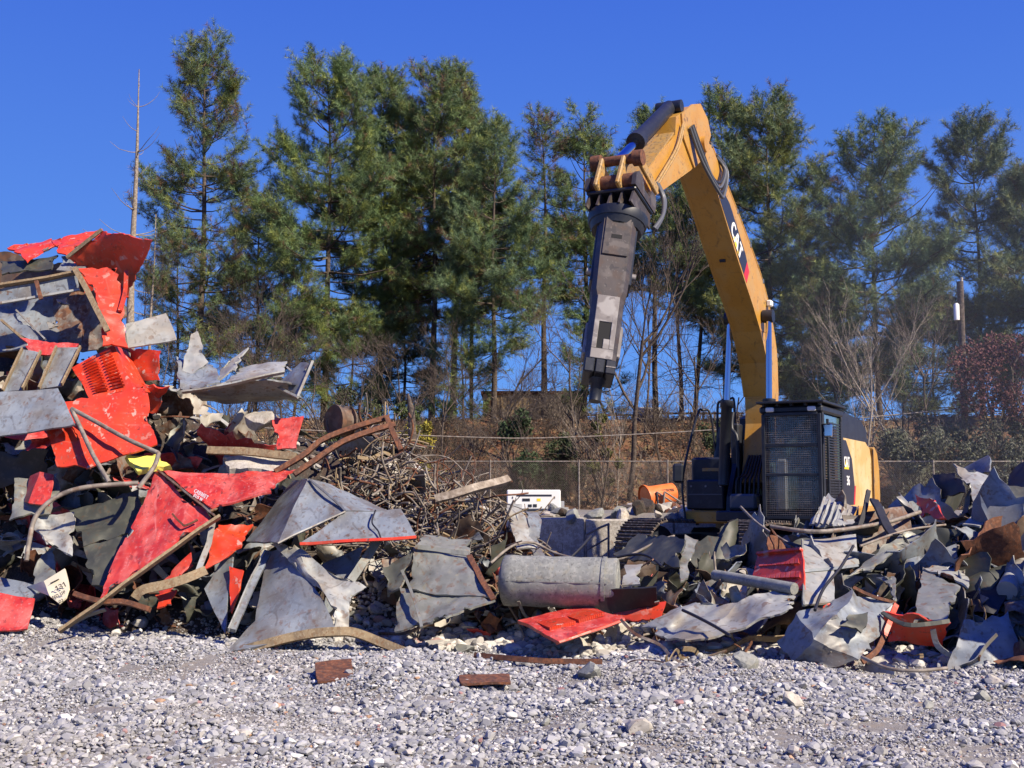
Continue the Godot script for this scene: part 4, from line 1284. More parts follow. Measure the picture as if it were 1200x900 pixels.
	for i in 5:
		bx(st, Vector3(lerpf(x0, x1, i / 4.0) - 0.02, y1 + 0.12, z1 - 0.02), Vector3(lerpf(x0, x1, i / 4.0) + 0.02, y1 + 0.16, z1 + 0.12))
	part("roof_guard", st, M.machine_dark, cab)
	st = new_st(); bx(st, Vector3(x0, y0 - 0.05, z0), Vector3(x1, y0, z1)); part("floor", st, M.machine_dark, cab)
	st = new_st(); bx(st, Vector3(x0 + 0.05, y0, z0 - 0.03), Vector3(x1 - 0.05, y1, z0 + 0.02)); part("rear_wall", st, M.machine_dark, cab)
	st = new_st(); bx(st, Vector3(x0 + 0.052, y0 + 0.04, z1 - 0.02), Vector3(x1 - 0.052, y1 - 0.02, z1 - 0.008)); part("windscreen", st, M.cab_glass, cab)
	st = new_st(); bx(st, Vector3(x1 - 0.01, y0 + 0.55, z0 + 0.052), Vector3(x1 + 0.002, y1 - 0.02, z1 - 0.052)); part("side_window", st, M.cab_glass, cab)
	st = new_st(); bx(st, Vector3(x0 - 0.002, y0 + 0.1, z0 + 0.052), Vector3(x0 + 0.01, y1 - 0.02, z1 - 0.052)); part("side_window", st, M.cab_glass, cab)
	st = new_st(); bx(st, Vector3(x1 - 0.02, y0, z0 + 0.052), Vector3(x1 + 0.025, y0 + 0.55, z1 - 0.052), 0.02); part("door_panel", st, M.machine_dark, cab)
	st = new_st(); bx(st, Vector3(x0 + 0.25, y0, z0 + 0.25), Vector3(x1 - 0.25, y0 + 0.5, z0 + 0.75), 0.06); bx(st, Vector3(x0 + 0.22, y0 + 0.5, z0 + 0.15), Vector3(x1 - 0.22, y0 + 1.2, z0 + 0.32), 0.06); part("seat", st, M.rubber_hose, cab)
	st = new_st(); bx(st, Vector3(x0 + 0.1, y0, z1 - 0.4), Vector3(x0 + 0.3, y0 + 0.9, z1 - 0.2), 0.04); part("console", st, M.railcar_grey, cab)
	# front mesh guard: frame and a lattice of flat bars
	var fz := z1 + 0.12
	st = new_st()
	for e in [[x0 - 0.03, x0 + 0.03, y0 - 0.1, y1 - 0.02], [x1 - 0.03, x1 + 0.03, y0 - 0.1, y1 - 0.02]]:
		bx(st, Vector3(e[0], e[2], fz - 0.03), Vector3(e[1], e[3], fz + 0.03), 0.006)
	for e in [y0 - 0.1, y0 + 0.62, y0 + 1.12, y1 - 0.02]:
		bx(st, Vector3(x0 + 0.03, e - 0.025, fz - 0.026), Vector3(x1 - 0.03, e + 0.025, fz + 0.026), 0.004)
	for e in [y0 + 0.2, y1 - 0.3]:
		for xx in [x0, x1]:
			bx(st, Vector3(xx - 0.02, e - 0.03, z1 + 0.05), Vector3(xx + 0.02, e + 0.03, fz - 0.03))
	var gd := part("windscreen_guard", st, M.machine_dark, cab)
	st = new_st()
	var nx := 24
	for i in nx:
		var x := lerpf(x0 + 0.03, x1 - 0.03, (i + 0.5) / nx)
		bx(st, Vector3(x - 0.0035, y0 - 0.08, fz - 0.006), Vector3(x + 0.0035, y1 - 0.04, fz + 0.002))
	var ny := 46
	for i in ny:
		var y := lerpf(y0 - 0.07, y1 - 0.05, (i + 0.5) / ny)
		bx(st, Vector3(x0 + 0.03, y - 0.0035, fz + 0.003), Vector3(x1 - 0.03, y + 0.0035, fz + 0.011))
	part("lattice", st, M.wire, gd)
	# side guard: horizontal louvre bars
	st = new_st()
	bx(st, Vector3(x1 + 0.05, y0 + 0.12, z0 + 0.25), Vector3(x1 + 0.09, y1 - 0.1, z0 + 0.31), 0.006)
	bx(st, Vector3(x1 + 0.05, y0 + 0.12, z1 - 0.22), Vector3(x1 + 0.09, y1 - 0.1, z1 - 0.16), 0.006)
	var sg := part("side_guard", st, M.machine_dark, cab)
	for i in 30:
		st = new_st()
		var y := lerpf(y0 + 0.15, y1 - 0.14, (i + 0.5) / 30.0)
		bx(st, Vector3(x1 + 0.055, y - 0.012, z0 + 0.31), Vector3(x1 + 0.075, y + 0.012, z1 - 0.22)); part("guard_bar", st, M.machine_dark, sg)
	# work lamp at the corner post
	st = new_st(); bx(st, Vector3(x1 + 0.06, y1 - 0.42, z1 + 0.0), Vector3(x1 + 0.2, y1 - 0.2, z1 + 0.1), 0.02); part("mirror", st, M.chrome, cab)
	st = new_st(); tube(st, [Vector3(x1, y1 - 0.2, z1 + 0.05), Vector3(x1 + 0.13, y1 - 0.22, z1 + 0.05)], 0.015, 6); part("mirror_arm", st, M.machine_dark, cab)

	# operator in a bright vest sits behind the lattice: dark clothing below, head turned to the window
	for e in [x0 + 0.12, x1 - 0.12]:
		st = new_st(); bx(st, Vector3(e - 0.07, y1 + 0.02, z1 + 0.11), Vector3(e + 0.07, y1 + 0.1, z1 + 0.17), 0.015); part("work_lamp", st, M.paint_white, cab)
	st = new_st(); bx(st, Vector3(-1.18, 1.58, 0.721), Vector3(-0.54, 1.6, 0.727)); part("step_box_seam", st, M.grey_hose, ex)
	for k in 3:
		st = new_st(); cyl(st, Vector3(-1.12 + 0.28 * k, 1.74, 0.72), Vector3(-1.12 + 0.28 * k, 1.74, 0.74), 0.02, 8); part("bolt", st, M.worn_steel, ex)
	# --- machine's right: tool box, steps, rails, mirror
	st = new_st(); bx(st, Vector3(-1.22, 1.3, -0.3), Vector3(-0.48, 2.28, 0.42), 0.04); part("tool_box", st, M.machine_dark, ex)
	st = new_st(); bx(st, Vector3(-1.22, 1.31, 0.422), Vector3(-0.5, 1.86, 0.72), 0.03); part("step_box", st, M.machine_dark, ex)
	st = new_st(); bx(st, Vector3(-1.0, 2.02, 0.42), Vector3(-0.62, 2.08, 0.428)); part("badge", st, M.dusty_yellow, ex)
	st = new_st(); tube(st, smooth_line([Vector3(-1.2, 1.1, 0.82), Vector3(-1.26, 1.9, 0.78), Vector3(-1.06, 3.05, 0.5), Vector3(-0.98, 3.16, 0.4), Vector3(-0.86, 3.08, 0.3), Vector3(-0.8, 2.3, 0.2)], 4), 0.022, 8); part("handrail", st, M.machine_dark, ex)
	st = new_st(); tube(st, smooth_line([Vector3(-0.85, 2.28, -0.1), Vector3(-0.85, 3.2, -0.1), Vector3(-0.78, 3.36, -0.1), Vector3(-0.6, 3.4, -0.1), Vector3(-0.52, 3.3, -0.1), Vector3(-0.52, 2.28, -0.1)], 4), 0.024, 8); part("handrail", st, M.machine_dark, ex)
	st = new_st(); tube(st, [Vector3(-0.72, 2.28, 0.15), Vector3(-0.72, 2.5, 0.15), Vector3(-0.72, 2.85, 0.15)], [0.14, 0.11, 0.03], 12); part("precleaner", st, M.machine_dark, ex)
	st = new_st(); box(st, Transform3D(Basis(Vector3.UP, 0.3), Vector3(-1.32, 1.98, 0.86)), Vector3(0.2, 0.36, 0.1), 0.04); part("mirror", st, M.machine_dark, ex)
	st = new_st(); bx(st, Vector3(-0.46, 1.3, 0.1), Vector3(-0.3, 2.9, 0.4), 0.03); part("pillar", st, M.machine_dark, ex)
	st = new_st(); tube(st, smooth_line([Vector3(-0.4, 3.1, 0.42), Vector3(-0.4, 2.8, 0.5), Vector3(-0.28, 2.55, 0.55), Vector3(-0.28, 1.5, 0.55)], 4), 0.04, 8); part("pipe", st, M.machine_dark, ex)
	# boom foot bracket and valve block under the boom
	for s in [-1.0, 1.0]:
		st = new_st(); prism(st, P2([[-0.35, 1.3], [1.0, 1.3], [0.95, 1.55], [0.55, 2.15], [0.15, 2.2], [-0.2, 1.9]]), s * 0.34 - 0.04, s * 0.34 + 0.04); part("boom_bracket", st, M.machine_dark, ex)
	st = new_st(); bx(st, Vector3(-0.26, 1.32, 0.75), Vector3(0.22, 1.6, 1.2), 0.04); part("valve_block", st, M.grey_hose, ex)
	for i in 6:
		st = new_st(); tube(st, smooth_line([Vector3(-0.2 + i * 0.08, 1.6, 0.95), Vector3(-0.2 + i * 0.08, 1.85, 0.9), Vector3(-0.15 + i * 0.06, 1.95, 0.7), Vector3(-0.12 + i * 0.05, 2.3, 0.35)], 4), 0.022, 6); part("hose", st, M.rubber_hose, ex)

	# --- boom
	var front := [[0.52, 1.8], [0.3, 2.3], [0.14, 2.9], [0.15, 3.4], [0.4, 4.0], [0.83, 4.53], [1.3, 4.93], [1.8, 5.3], [2.4, 5.75], [3.06, 6.3], [3.7, 6.78], [4.05, 7.0]]
	var back := [[3.85, 7.25], [3.49, 7.25], [2.8, 6.86], [2.08, 6.45], [1.3, 6.0], [0.5, 5.48], [-0.05, 4.9], [-0.42, 4.2], [-0.45, 3.5], [-0.25, 2.6], [0.02, 1.85], [0.2, 1.7]]
	st = new_st()
	prism(st, P2(front + back), -0.24, 0.24)
	var boom := part("boom", st, M.cat_yellow, ex)
	# side plates stand a little proud of the top and under plates: welded lips
	for s in [-1.0, 1.0]:
		st = new_st()
		var pts := []
		for i in range(3, 11):
			pts.append(Vector3(s * 0.243, front[i][1] - 0.0, front[i][0]))
		sweep(st, pts, 0.012, 0.045, Vector3(1, 0, 0)); part("weld_lip", st, M.cat_yellow, boom)
	# decal with letters on the machine's left side of the boom
	var dir := Vector2(0.66, 0.51).normalized()
	var nrm := Vector2(-dir.y, dir.x)
	var c0 := Vector2(2.28, 6.02)
	var dp := func(a: float, b: float) -> Array: return [c0.x + dir.x * a + nrm.x * b, c0.y + dir.y * a + nrm.y * b]
	st = new_st()
	prism(st, P2([dp.call(-0.78, -0.17), dp.call(-0.78, 0.17), dp.call(-0.62, 0.21), dp.call(0.5, 0.21), dp.call(0.95, 0.08), dp.call(0.95, -0.05), dp.call(0.9, -0.17)]), 0.2405, 0.245)
	var dec := part("decal", st, M.decal_dark, boom)
	st = new_st()
	prism(st, P2([dp.call(-0.98, -0.17), dp.call(-0.98, 0.12), dp.call(-0.785, 0.17), dp.call(-0.785, -0.17)]), 0.2405, 0.2455); part("decal_flash", st, M.decal_red, boom)
	# lettering runs along the boom from tip to foot
	var ex2 := -Vector3(0, dir.y, dir.x)
	var ey2 := Vector3(0, nrm.y, nrm.x)
	var oc: Array = dp.call(-0.12, -0.14)
	letters("CAT", 0.30, M.decal_white, dec, Transform3D(Basis(ex2, ey2, Vector3(1, 0, 0)), Vector3(0.2495, oc[1] + nrm.y * 0.13, oc[0] + nrm.x * 0.13)))
	st = new_st()
	prism(st, P2([dp.call(0.12, -0.15), dp.call(-0.36, -0.15), dp.call(-0.12, 0.03)]), 0.2452, 0.2475); part("emblem_triangle", st, M.decal_yellow, dec)
	# steel pipes and hoses along the back of the boom
	for k in 3:
		st = new_st()
		var pts := []
		for i in range(1, 9):
			pts.append(Vector3(0.2 - k * 0.1, back[i][1] + 0.075, back[i][0] - 0.05))
		tube(st, smooth_line(pts, 3), 0.022, 6); part("oil_pipe", st, M.cat_yellow if k == 0 else M.rubber_hose, boom)
	for i in range(1, 8):
		st = new_st(); bx(st, Vector3(-0.05, back[i][1] - 0.03, back[i][0] - 0.05), Vector3(0.25, back[i][1] + 0.06, back[i][0] + 0.03), 0.01); part("pipe_clamp", st, M.grey_hose, boom)
	st = new_st(); bx(st, Vector3(0.245, 5.05, 0.18), Vector3(0.34, 5.17, 0.34), 0.02); part("work_lamp", st, M.paint_white, boom)
	for e in [[2.2, 5.61]]:
		st = new_st(); cyl(st, Vector3(-0.05, e[1] - 0.01, e[0] + 0.01), Vector3(0.05, e[1] - 0.01, e[0] + 0.01), 0.03, 10); part("drain_plug", st, M.machine_dark, boom)
	st = new_st(); bar(st, Vector3(-0.24, 3.38, 0.148), Vector3(0.24, 3.38, 0.148), 0.02, 0.02, 0.004); part("weld_bead", st, M.cat_yellow, boom)
	st = new_st(); bx(st, Vector3(0.2405, 4.55, 0.1), Vector3(0.2475, 4.575, 0.85)); part("weld_bead", st, M.cat_yellow, boom)
	# boom cylinders
	for s in [-1.0, 1.0]:
		var top := Vector3(s * 0.36, 4.82, 0.62)
		var foot := Vector3(s * 0.42, 1.75, 1.0)
		var mid := foot.lerp(top, 0.5)
		st = new_st(); tube(st, [foot, foot.lerp(top, 0.46), foot.lerp(top, 0.461), foot.lerp(top, 0.5)], [0.1, 0.1, 0.12, 0.12], 16); var cy := part("boom_cylinder", st, M.machine_dark, ex)
		st = new_st(); cyl(st, mid, top, 0.055, 16); part("rod", st, M.chrome, cy)
		st = new_st(); cyl(st, top - Vector3(0.1 * s, 0, 0), top + Vector3(0.09 * s, 0, 0), 0.12, 18); part("pin", st, M.machine_dark, cy)

	# --- stick
	var sp := [[5.17, 7.26], [4.47, 7.63], [4.05, 7.76], [3.7, 7.62], [3.56, 7.42], [3.85, 7.02], [4.5, 6.6], [6.24, 5.77], [6.66, 5.6], [6.84, 5.7], [6.7, 5.92], [5.87, 6.53], [5.22, 6.96]]
	st = new_st(); prism(st, P2(sp), -0.21, 0.21)
	var stick := part("stick", st, M.cat_yellow, ex)
	st = new_st()
	prism(st, P2([[5.24, 6.98], [6.58, 5.99], [6.6, 6.0], [5.26, 7.0]]), -0.2, 0.2); part("dusty_top_plate", st, M.dusty_yellow, stick)
	# head plates
	for s in [-1.0, 1.0]:
		st = new_st(); prism(st, P2([[4.9, 7.0], [4.98, 7.36], [4.46, 7.66], [4.05, 7.79], [3.68, 7.64], [3.53, 7.42], [3.83, 6.99], [4.4, 6.66]]), s * 0.225 - 0.014, s * 0.225 + 0.014); part("head_plate", st, M.cat_yellow, stick)
		st = new_st(); cyl(st, Vector3(s * 0.2, 7.15, 3.95), Vector3(s * 0.3, 7.15, 3.95), 0.13, 18); part("pivot_pin", st, M.cat_yellow, stick)
	# bucket cylinder on top of the stick
	var ba := Vector3(0, 7.52, 4.86)
	var bb := Vector3(0, 6.14, 7.02)
	st = new_st(); tube(st, [ba, ba.lerp(bb, 0.62), ba.lerp(bb, 0.621), ba.lerp(bb, 0.68)], [0.115, 0.115, 0.14, 0.14], 18); var bc := part("bucket_cylinder", st, M.machine_dark, ex)
	st = new_st(); cyl(st, ba.lerp(bb, 0.68), bb, 0.06, 14); part("rod", st, M.chrome, bc)
	st = new_st(); cyl(st, ba + Vector3(-0.2, 0, 0), ba + Vector3(0.2, 0, 0), 0.1, 14); part("pin", st, M.machine_dark, bc)
	# linkage
	st = new_st(); cyl(st, Vector3(-0.34, 6.14, 7.02), Vector3(0.3, 6.14, 7.02), 0.07, 16); part("linkage_pin", st, M.rust, ex)
	for s in [-1.0, 1.0]:
		st = new_st(); bar(st, Vector3(s * 0.3, 6.16, 7.04), Vector3(s * 0.3, 5.84, 6.3), 0.05, 0.14, 0.01); part("side_link", st, M.dusty_yellow, ex)
		st = new_st(); cyl(st, Vector3(s * 0.24, 6.14, 7.02), Vector3(s * 0.37, 6.14, 7.02), 0.11, 16); part("link_boss", st, M.rust, ex)
	for e in [-0.2, 0.12]:
		st = new_st(); bar(st, Vector3(e, 6.14, 7.05), Vector3(e, 5.7, 7.3), 0.06, 0.17, 0.015); part("power_link", st, M.dusty_yellow, ex)
	# hoses looping from boom to stick
	for k in 4:
		st = new_st()
		tube(st, smooth_line([Vector3(0.27, 7.3 - 0.03 * k, 4.55 + 0.05 * k), Vector3(0.34, 6.95 - 0.06 * k, 4.35), Vector3(0.38 + 0.03 * k, 6.62 - 0.09 * k, 4.0 - 0.04 * k), Vector3(0.36, 6.62 - 0.05 * k, 3.5 - 0.08 * k), Vector3(0.32, 6.95, 3.1 - 0.06 * k), Vector3(0.22, 7.12 + 0.02 * k, 3.2)], 5), 0.026, 7)
		part("hose", st, M.grey_hose if k % 2 else M.rubber_hose, ex)
	for k in 2:
		st = new_st()
		tube(st, smooth_line([Vector3(0.26, 7.2, 5.0 - k * 0.06), Vector3(0.26, 6.75, 5.3 - k * 0.08), Vector3(0.26, 6.2, 5.95 - k * 0.08), Vector3(0.28, 5.95, 6.3 - k * 0.08)], 4), 0.02, 6); part("oil_pipe", st, M.dusty_yellow, ex)
		st = new_st()
		tube(st, smooth_line([Vector3(0.28, 5.98, 6.28 - k * 0.08), Vector3(0.36, 5.75, 6.2 - k * 0.06), Vector3(0.44, 5.45, 6.45), Vector3(0.42, 5.2, 6.7 + k * 0.06)], 5), 0.03, 7); part("hose", st, M.grey_hose, ex)

	# --- hydraulic hammer: its own frame, X across, Y up the axis, Z forward
	var ham := Node3D.new(); ham.name = "hydraulic_hammer"; ex.add_child(ham)
	var ftop := Vector3(0, 5.4, 7.31)
	var fbot := Vector3(0, 3.31, 8.02)
	var ay := (ftop - fbot).normalized()
	var az2 := Vector3(1, 0, 0).cross(ay)
	ham.transform = Transform3D(Basis(Vector3(1, 0, 0), ay, az2), fbot)
	var HL := ftop.distance_to(fbot)
	var head := Node3D.new(); head.name = "hammer_head"; ex.add_child(head)
	head.transform = ham.transform
	# the round flange lets the body sit turned on its head
	var piv := Transform3D(Basis(), Vector3(0, 0, -0.3))
	ham.transform = ham.transform * piv * Transform3D(Basis(Vector3.UP, deg_to_rad(27.0)), Vector3.ZERO) * piv.affine_inverse()
	# body: chamfered section, narrowing below the middle
	var sec := func(w: float, f: float, b: float, ch: float) -> Array: return [Vector2(-w, f - ch), Vector2(-w + ch * 0.6, f), Vector2(w - ch * 0.6, f), Vector2(w, f - ch), Vector2(w, b + ch), Vector2(w - ch, b), Vector2(-w + ch, b), Vector2(-w, b + ch)]
	st = new_st()
	st.set_smooth_group(-1)
	var lv := [[0.0, 0.2, 0.0, -0.48], [0.5, 0.21, 0.0, -0.5], [0.9, 0.21, 0.0, -0.52], [1.0, 0.235, 0.0, -0.56], [1.55, 0.25, 0.0, -0.58], [HL - 0.02, 0.25, 0.0, -0.58]]
	var rings := []
	for l in lv:
		var ring := []
		for q in sec.call(l[1], l[2], l[3], 0.1):
			ring.append(Vector3(q.x, l[0], q.y))
		rings.append(ring)
	for i in rings.size() - 1:
		for k in 8:
			quad_out(st, rings[i][k], rings[i + 1][k], rings[i + 1][(k + 1) % 8], rings[i][(k + 1) % 8], Vector3(0, (lv[i][0] + lv[i + 1][0]) * 0.5, -0.3))
	for k in range(1, 7):
		tri_out(st, rings[0][0], rings[0][k], rings[0][k + 1], Vector3(0, 1, -0.3))
	part("housing", st, M.hammer_steel, ham)
	# side wear strips
	for s in [-1.0, 1.0]:
		st = new_st(); bx(st, Vector3(s * 0.24 - 0.03, 1.15, -0.5), Vector3(s * 0.24 + 0.035, HL - 0.2, -0.12), 0.02); part("side_plate", st, M.machine_dark, ham)
		st = new_st(); bx(st, Vector3(s * 0.215 - 0.03, 0.1, -0.45), Vector3(s * 0.215 + 0.03, 0.55, -0.12), 0.02); part("wear_pad", st, M.worn_steel, ham)
		st = new_st(); bx(st, Vector3(s * 0.24 - 0.02, 0.3, -0.4), Vector3(s * 0.24 + 0.012, 0.5, -0.2), 0.01); part("side_slot_shade", st, M.opening_shade_black, ham)  # raised black block painting the dark of a side opening
		st = new_st(); cyl(st, Vector3(s * 0.25, 1.32, -0.2), Vector3(s * 0.33, 1.32, -0.2), 0.05, 10); part("tie_bolt", st, M.worn_steel, ham)
	# access plate with two slots and bolts
	st = new_st(); bx(st, Vector3(-0.17, 1.5, 0.002), Vector3(0.17, 2.2, 0.022), 0.01); var ap := part("access_plate", st, M.hammer_steel, ham)
	for e in [1.78, 2.02]:
		st = new_st(); bx(st, Vector3(-0.07, e - 0.028, 0.02), Vector3(0.07, e + 0.028, 0.0255)); part("slot_shade", st, M.opening_shade_black, ap)  # black plate on the surface stands for the shade within
	for e in [[-0.12, 2.14], [0.12, 2.14]]:
		st = new_st(); cyl(st, Vector3(e[0], e[1], 0.02), Vector3(e[0], e[1], 0.045), 0.032, 12); part("bolt", st, M.worn_steel, ap)
	# bright worn lower front with window
	st = new_st(); bx(st, Vector3(-0.145, 0.0, 0.002), Vector3(0.145, 0.14, 0.02), 0.006); part("front_bar", st, M.worn_steel, ham)
	st = new_st(); bx(st, Vector3(-0.145, 0.14, 0.002), Vector3(-0.08, 0.62, 0.02), 0.006); part("front_bar", st, M.worn_steel, ham)
	st = new_st(); bx(st, Vector3(0.08, 0.14, 0.002), Vector3(0.145, 0.62, 0.02), 0.006); part("front_bar", st, M.worn_steel, ham)
	st = new_st(); bx(st, Vector3(-0.145, 0.52, 0.002), Vector3(0.145, 0.9, 0.018), 0.006); part("front_bar", st, M.worn_steel, ham)
	st = new_st(); bx(st, Vector3(-0.0, 0.14, 0.002), Vector3(0.08, 0.28, 0.018), 0.004); part("front_bar", st, M.worn_steel, ham)
	st = new_st(); bx(st, Vector3(-0.082, 0.14, 0.0), Vector3(0.082, 0.52, 0.006)); part("window_recess_shade", st, M.opening_shade_black, ham)  # thin black plate paints the shade inside the window
	# lower jaw blocks
	for e in [[-0.2, -0.07], [-0.06, 0.06], [0.07, 0.2]]:
		st = new_st(); bx(st, Vector3(e[0], -0.2, -0.46), Vector3(e[1], -0.004, 0.03), 0.015); part("jaw_block", st, M.machine_dark, ham)
	st = new_st(); bx(st, Vector3(0.08, -0.11, 0.031), Vector3(0.2, -0.095, 0.036)); part("jaw_seam", st, M.worn_steel, ham)
	# chisel
	st = new_st(); tube(st, [Vector3(0, -0.1, -0.22), Vector3(0, -0.26, -0.22), Vector3(0, -0.27, -0.22), Vector3(0, -0.5, -0.22)], [0.11, 0.11, 0.08, 0.075], 16); part("chisel", st, M.machine_dark, ham)
	# head: round flange, gusset box, pin barrel
	st = new_st(); tube(st, [Vector3(0, HL - 0.1, -0.3), Vector3(0, HL - 0.04, -0.3), Vector3(0, HL + 0.03, -0.3)], [0.39, 0.41, 0.41], 32); part("flange", st, M.machine_dark, head)
	st = new_st(); tube(st, [Vector3(0, HL - 0.2, -0.3), Vector3(0, HL - 0.1, -0.3)], [0.34, 0.38], 24); part("collar", st, M.machine_dark, head)
	st = new_st(); bx(st, Vector3(-0.36, HL + 0.24, -0.64), Vector3(0.36, HL + 0.29, 0.06), 0.015); part("top_plate", st, M.machine_dark, head)
	for i in 5:
		var x := -0.32 + 0.16 * i
		st = new_st(); prism(st, P2([[-0.66, HL + 0.03], [0.1, HL + 0.03], [0.03, HL + 0.24], [-0.6, HL + 0.24]]), x - 0.014, x + 0.014); part("gusset", st, M.hammer_steel, head)
	for s in [-1.0, 1.0]:
		st = new_st(); prism(st, P2([[-0.68, HL + 0.29], [0.1, HL + 0.29], [0.1, HL + 0.46], [0.02, HL + 0.54], [-0.1, HL + 0.54], [-0.24, HL + 0.4], [-0.42, HL + 0.4], [-0.5, HL + 0.54], [-0.62, HL + 0.54], [-0.7, HL + 0.44]]), s * 0.34 - 0.03, s * 0.34 + 0.03); part("head_bracket", st, M.hammer_steel, head)
	st = new_st(); cyl(st, Vector3(-0.31, HL + 0.43, -0.03), Vector3(0.31, HL + 0.43, -0.03), 0.11, 20); part("pin_barrel", st, M.rust, head)
	st = new_st(); cyl(st, Vector3(-0.31, HL + 0.42, -0.56), Vector3(0.31, HL + 0.42, -0.56), 0.09, 18); part("pin_barrel", st, M.machine_dark, head)

# ---------------------------------------------------------------- scrap metal
# a curved grid of points becomes a plate with two faces and a rim
func plate(front: SurfaceTool, rear: SurfaceTool, g: Array, thick: float, sg: int) -> void:
	var h := g.size()
	var w: int = g[0].size()
	var b := []
	for j in h:
		var row := []
		for i in w:
			var dx: Vector3 = g[j][mini(i + 1, w - 1)] - g[j][maxi(i - 1, 0)]
			var dy: Vector3 = g[mini(j + 1, h - 1)][i] - g[maxi(j - 1, 0)][i]
			var n := dy.cross(dx)
			n = n.normalized() if n.length() > 1e-9 else Vector3.UP
			row.append(g[j][i] - n * thick)
		b.append(row)
	front.set_smooth_group(sg)
	rear.set_smooth_group(sg)
	for j in h - 1:
		for i in w - 1:
			quad(front, g[j][i], g[j][i + 1], g[j + 1][i + 1], g[j + 1][i])
			quad(rear, b[j][i], b[j + 1][i], b[j + 1][i + 1], b[j][i + 1])
	front.set_smooth_group(-1)
	for i in w - 1:
		quad(front, g[0][i], b[0][i], b[0][i + 1], g[0][i + 1])
		quad(front, g[h - 1][i], g[h - 1][i + 1], b[h - 1][i + 1], b[h - 1][i])
	for j in h - 1:
		quad(front, g[j][0], g[j + 1][0], b[j + 1][0], b[j][0])
		quad(front, g[j][w - 1], b[j][w - 1], b[j + 1][w - 1], g[j + 1][w - 1])

func crumple(p: Vector3, amp: float) -> Vector3:
	var a := nz.get_noise_3d(p.x * 1.1, p.y * 1.1, p.z * 1.1)
	var b := nz.get_noise_3d(p.x * 1.1 + 40.0, p.y * 1.1, p.z * 1.1)
	var c := nz.get_noise_3d(p.x * 1.1, p.y * 1.1 + 40.0, p.z * 1.1)
	var s := 1.0 - 2.0 * absf(nz2.get_noise_3d(p.x * 1.7 + 9.0, p.y * 1.7, p.z * 1.7))
	var f := nz2.get_noise_3d(p.x * 5.0, p.y * 5.0, p.z * 5.0)
	return p + Vector3(a, b, c) * amp * 1.6 + Vector3(0.25, 0.3, 0.9) * (s * amp * 0.8 + f * amp * 0.35)

# depth of the heaps' outer face under a pixel
func face_d(u: float, v: float) -> float:
	var v0 := lookup([450.0, 650.0, 900.0], [745.0, 762.0, 788.0], u)
	var d0 := lookup([450.0, 650.0, 900.0], [13.35, 12.65, 11.5], u)
	var k := lookup([450.0, 560.0, 650.0, 900.0], [0.0061, 0.009, 0.0165, 0.0135], u)
	return d0 + (v0 - v) * k

func hp(e: Array) -> Vector3:
	return px(e[0], e[1], e[2] if e[2] > 5.0 else face_d(e[0], e[1]) + e[2])

# corners: [u, v, set-back from the heap's face]; patches in reading order top-left, top-right, bottom-right, bottom-left
func sheet(called: String, label: String, cat: String, mat: String, rear: String, patches: Array, amp := 0.022, thick := 0.022, group := "") -> Node3D:
	var org := Vector3.ZERO
	var n := 0
	var low := 1e9
	for q in patches:
		for e in q:
			var p := hp(e)
			org += p
			low = minf(low, p.y)
			n += 1
	org /= n
	org.y = low
	amp = maxf(amp * 1.35, 0.016)
	var edges := {}
	for q in patches:
		for i in 4:
			var ka := str(q[i]) + str(q[(i + 1) % 4])
			var kb := str(q[(i + 1) % 4]) + str(q[i])
			edges[ka] = edges.get(ka, 0) + 1
			edges[kb] = edges.get(kb, 0) + 1
	var fs := new_st()
	var rs := new_st()
	var k := 1
	for q in patches:
		var c := []
		for e in q:
			c.append(hp(e))
		var w := maxf(c[0].distance_to(c[1]), c[3].distance_to(c[2]))
		var h := maxf(c[0].distance_to(c[3]), c[1].distance_to(c[2]))
		var nw := clampi(int(w / 0.055), 3, 26)
		var nh := clampi(int(h / 0.055), 3, 26)
		var free := []
		for i in 4:
			free.append(edges[str(q[i]) + str(q[(i + 1) % 4])] < 2)
		var g := []
		for j in nh + 1:
			var row := []
			for i in nw + 1:
				var s := float(i) / nw
				var t := float(j) / nh
				var p: Vector3 = c[0].lerp(c[1], s).lerp(c[3].lerp(c[2], s), t)
				if amp > 0.024 and ((j == 0 and free[0]) or (i == nw and free[1]) or (j == nh and free[2]) or (i == 0 and free[3])) and not ((i == 0 or i == nw) and (j == 0 or j == nh)):
					var mid: Vector3 = (c[0] + c[1] + c[2] + c[3]) * 0.25
					p += (mid - p).normalized() * maxf(0.0, nz2.get_noise_3d(p.x * 4.0, p.y * 4.0, p.z * 4.0) + 0.1) * 0.10
				row.append(crumple(p, amp) - org)
			g.append(row)
		plate(fs, rs, g, thick, k)
		k += 1
	fs.generate_normals()
	rs.generate_normals()
	var m := fs.commit()
	rs.commit(m)
	m.surface_set_material(0, M[mat])
	m.surface_set_material(1, M[rear])
	var o := put(called, m, null)
	o.position = org
	tag(o, label, cat, group)
	return o

# a strip, tube or beam along pixel points; as a part it hangs under its sheet
func strip(called: String, mat: String, pts: Array, w: float, h: float, parent: Node, up := Vector3(0.1, 0.3, 1.0)) -> MeshInstance3D:
	var c := []
	for e in pts:
		c.append(hp(e))
	if c.size() > 2:
		c = smooth_line(c, 4)
	var org: Vector3 = parent.position if parent else c[c.size() / 2]
	for i in c.size():
		c[i] = crumple(c[i], 0.012) - org
	var st := new_st()
	sweep(st, c, w, h, up.normalized())
	var o := put(called, mesh_of(st), M[mat], parent)
	if parent == null:
		o.position = org
	return o

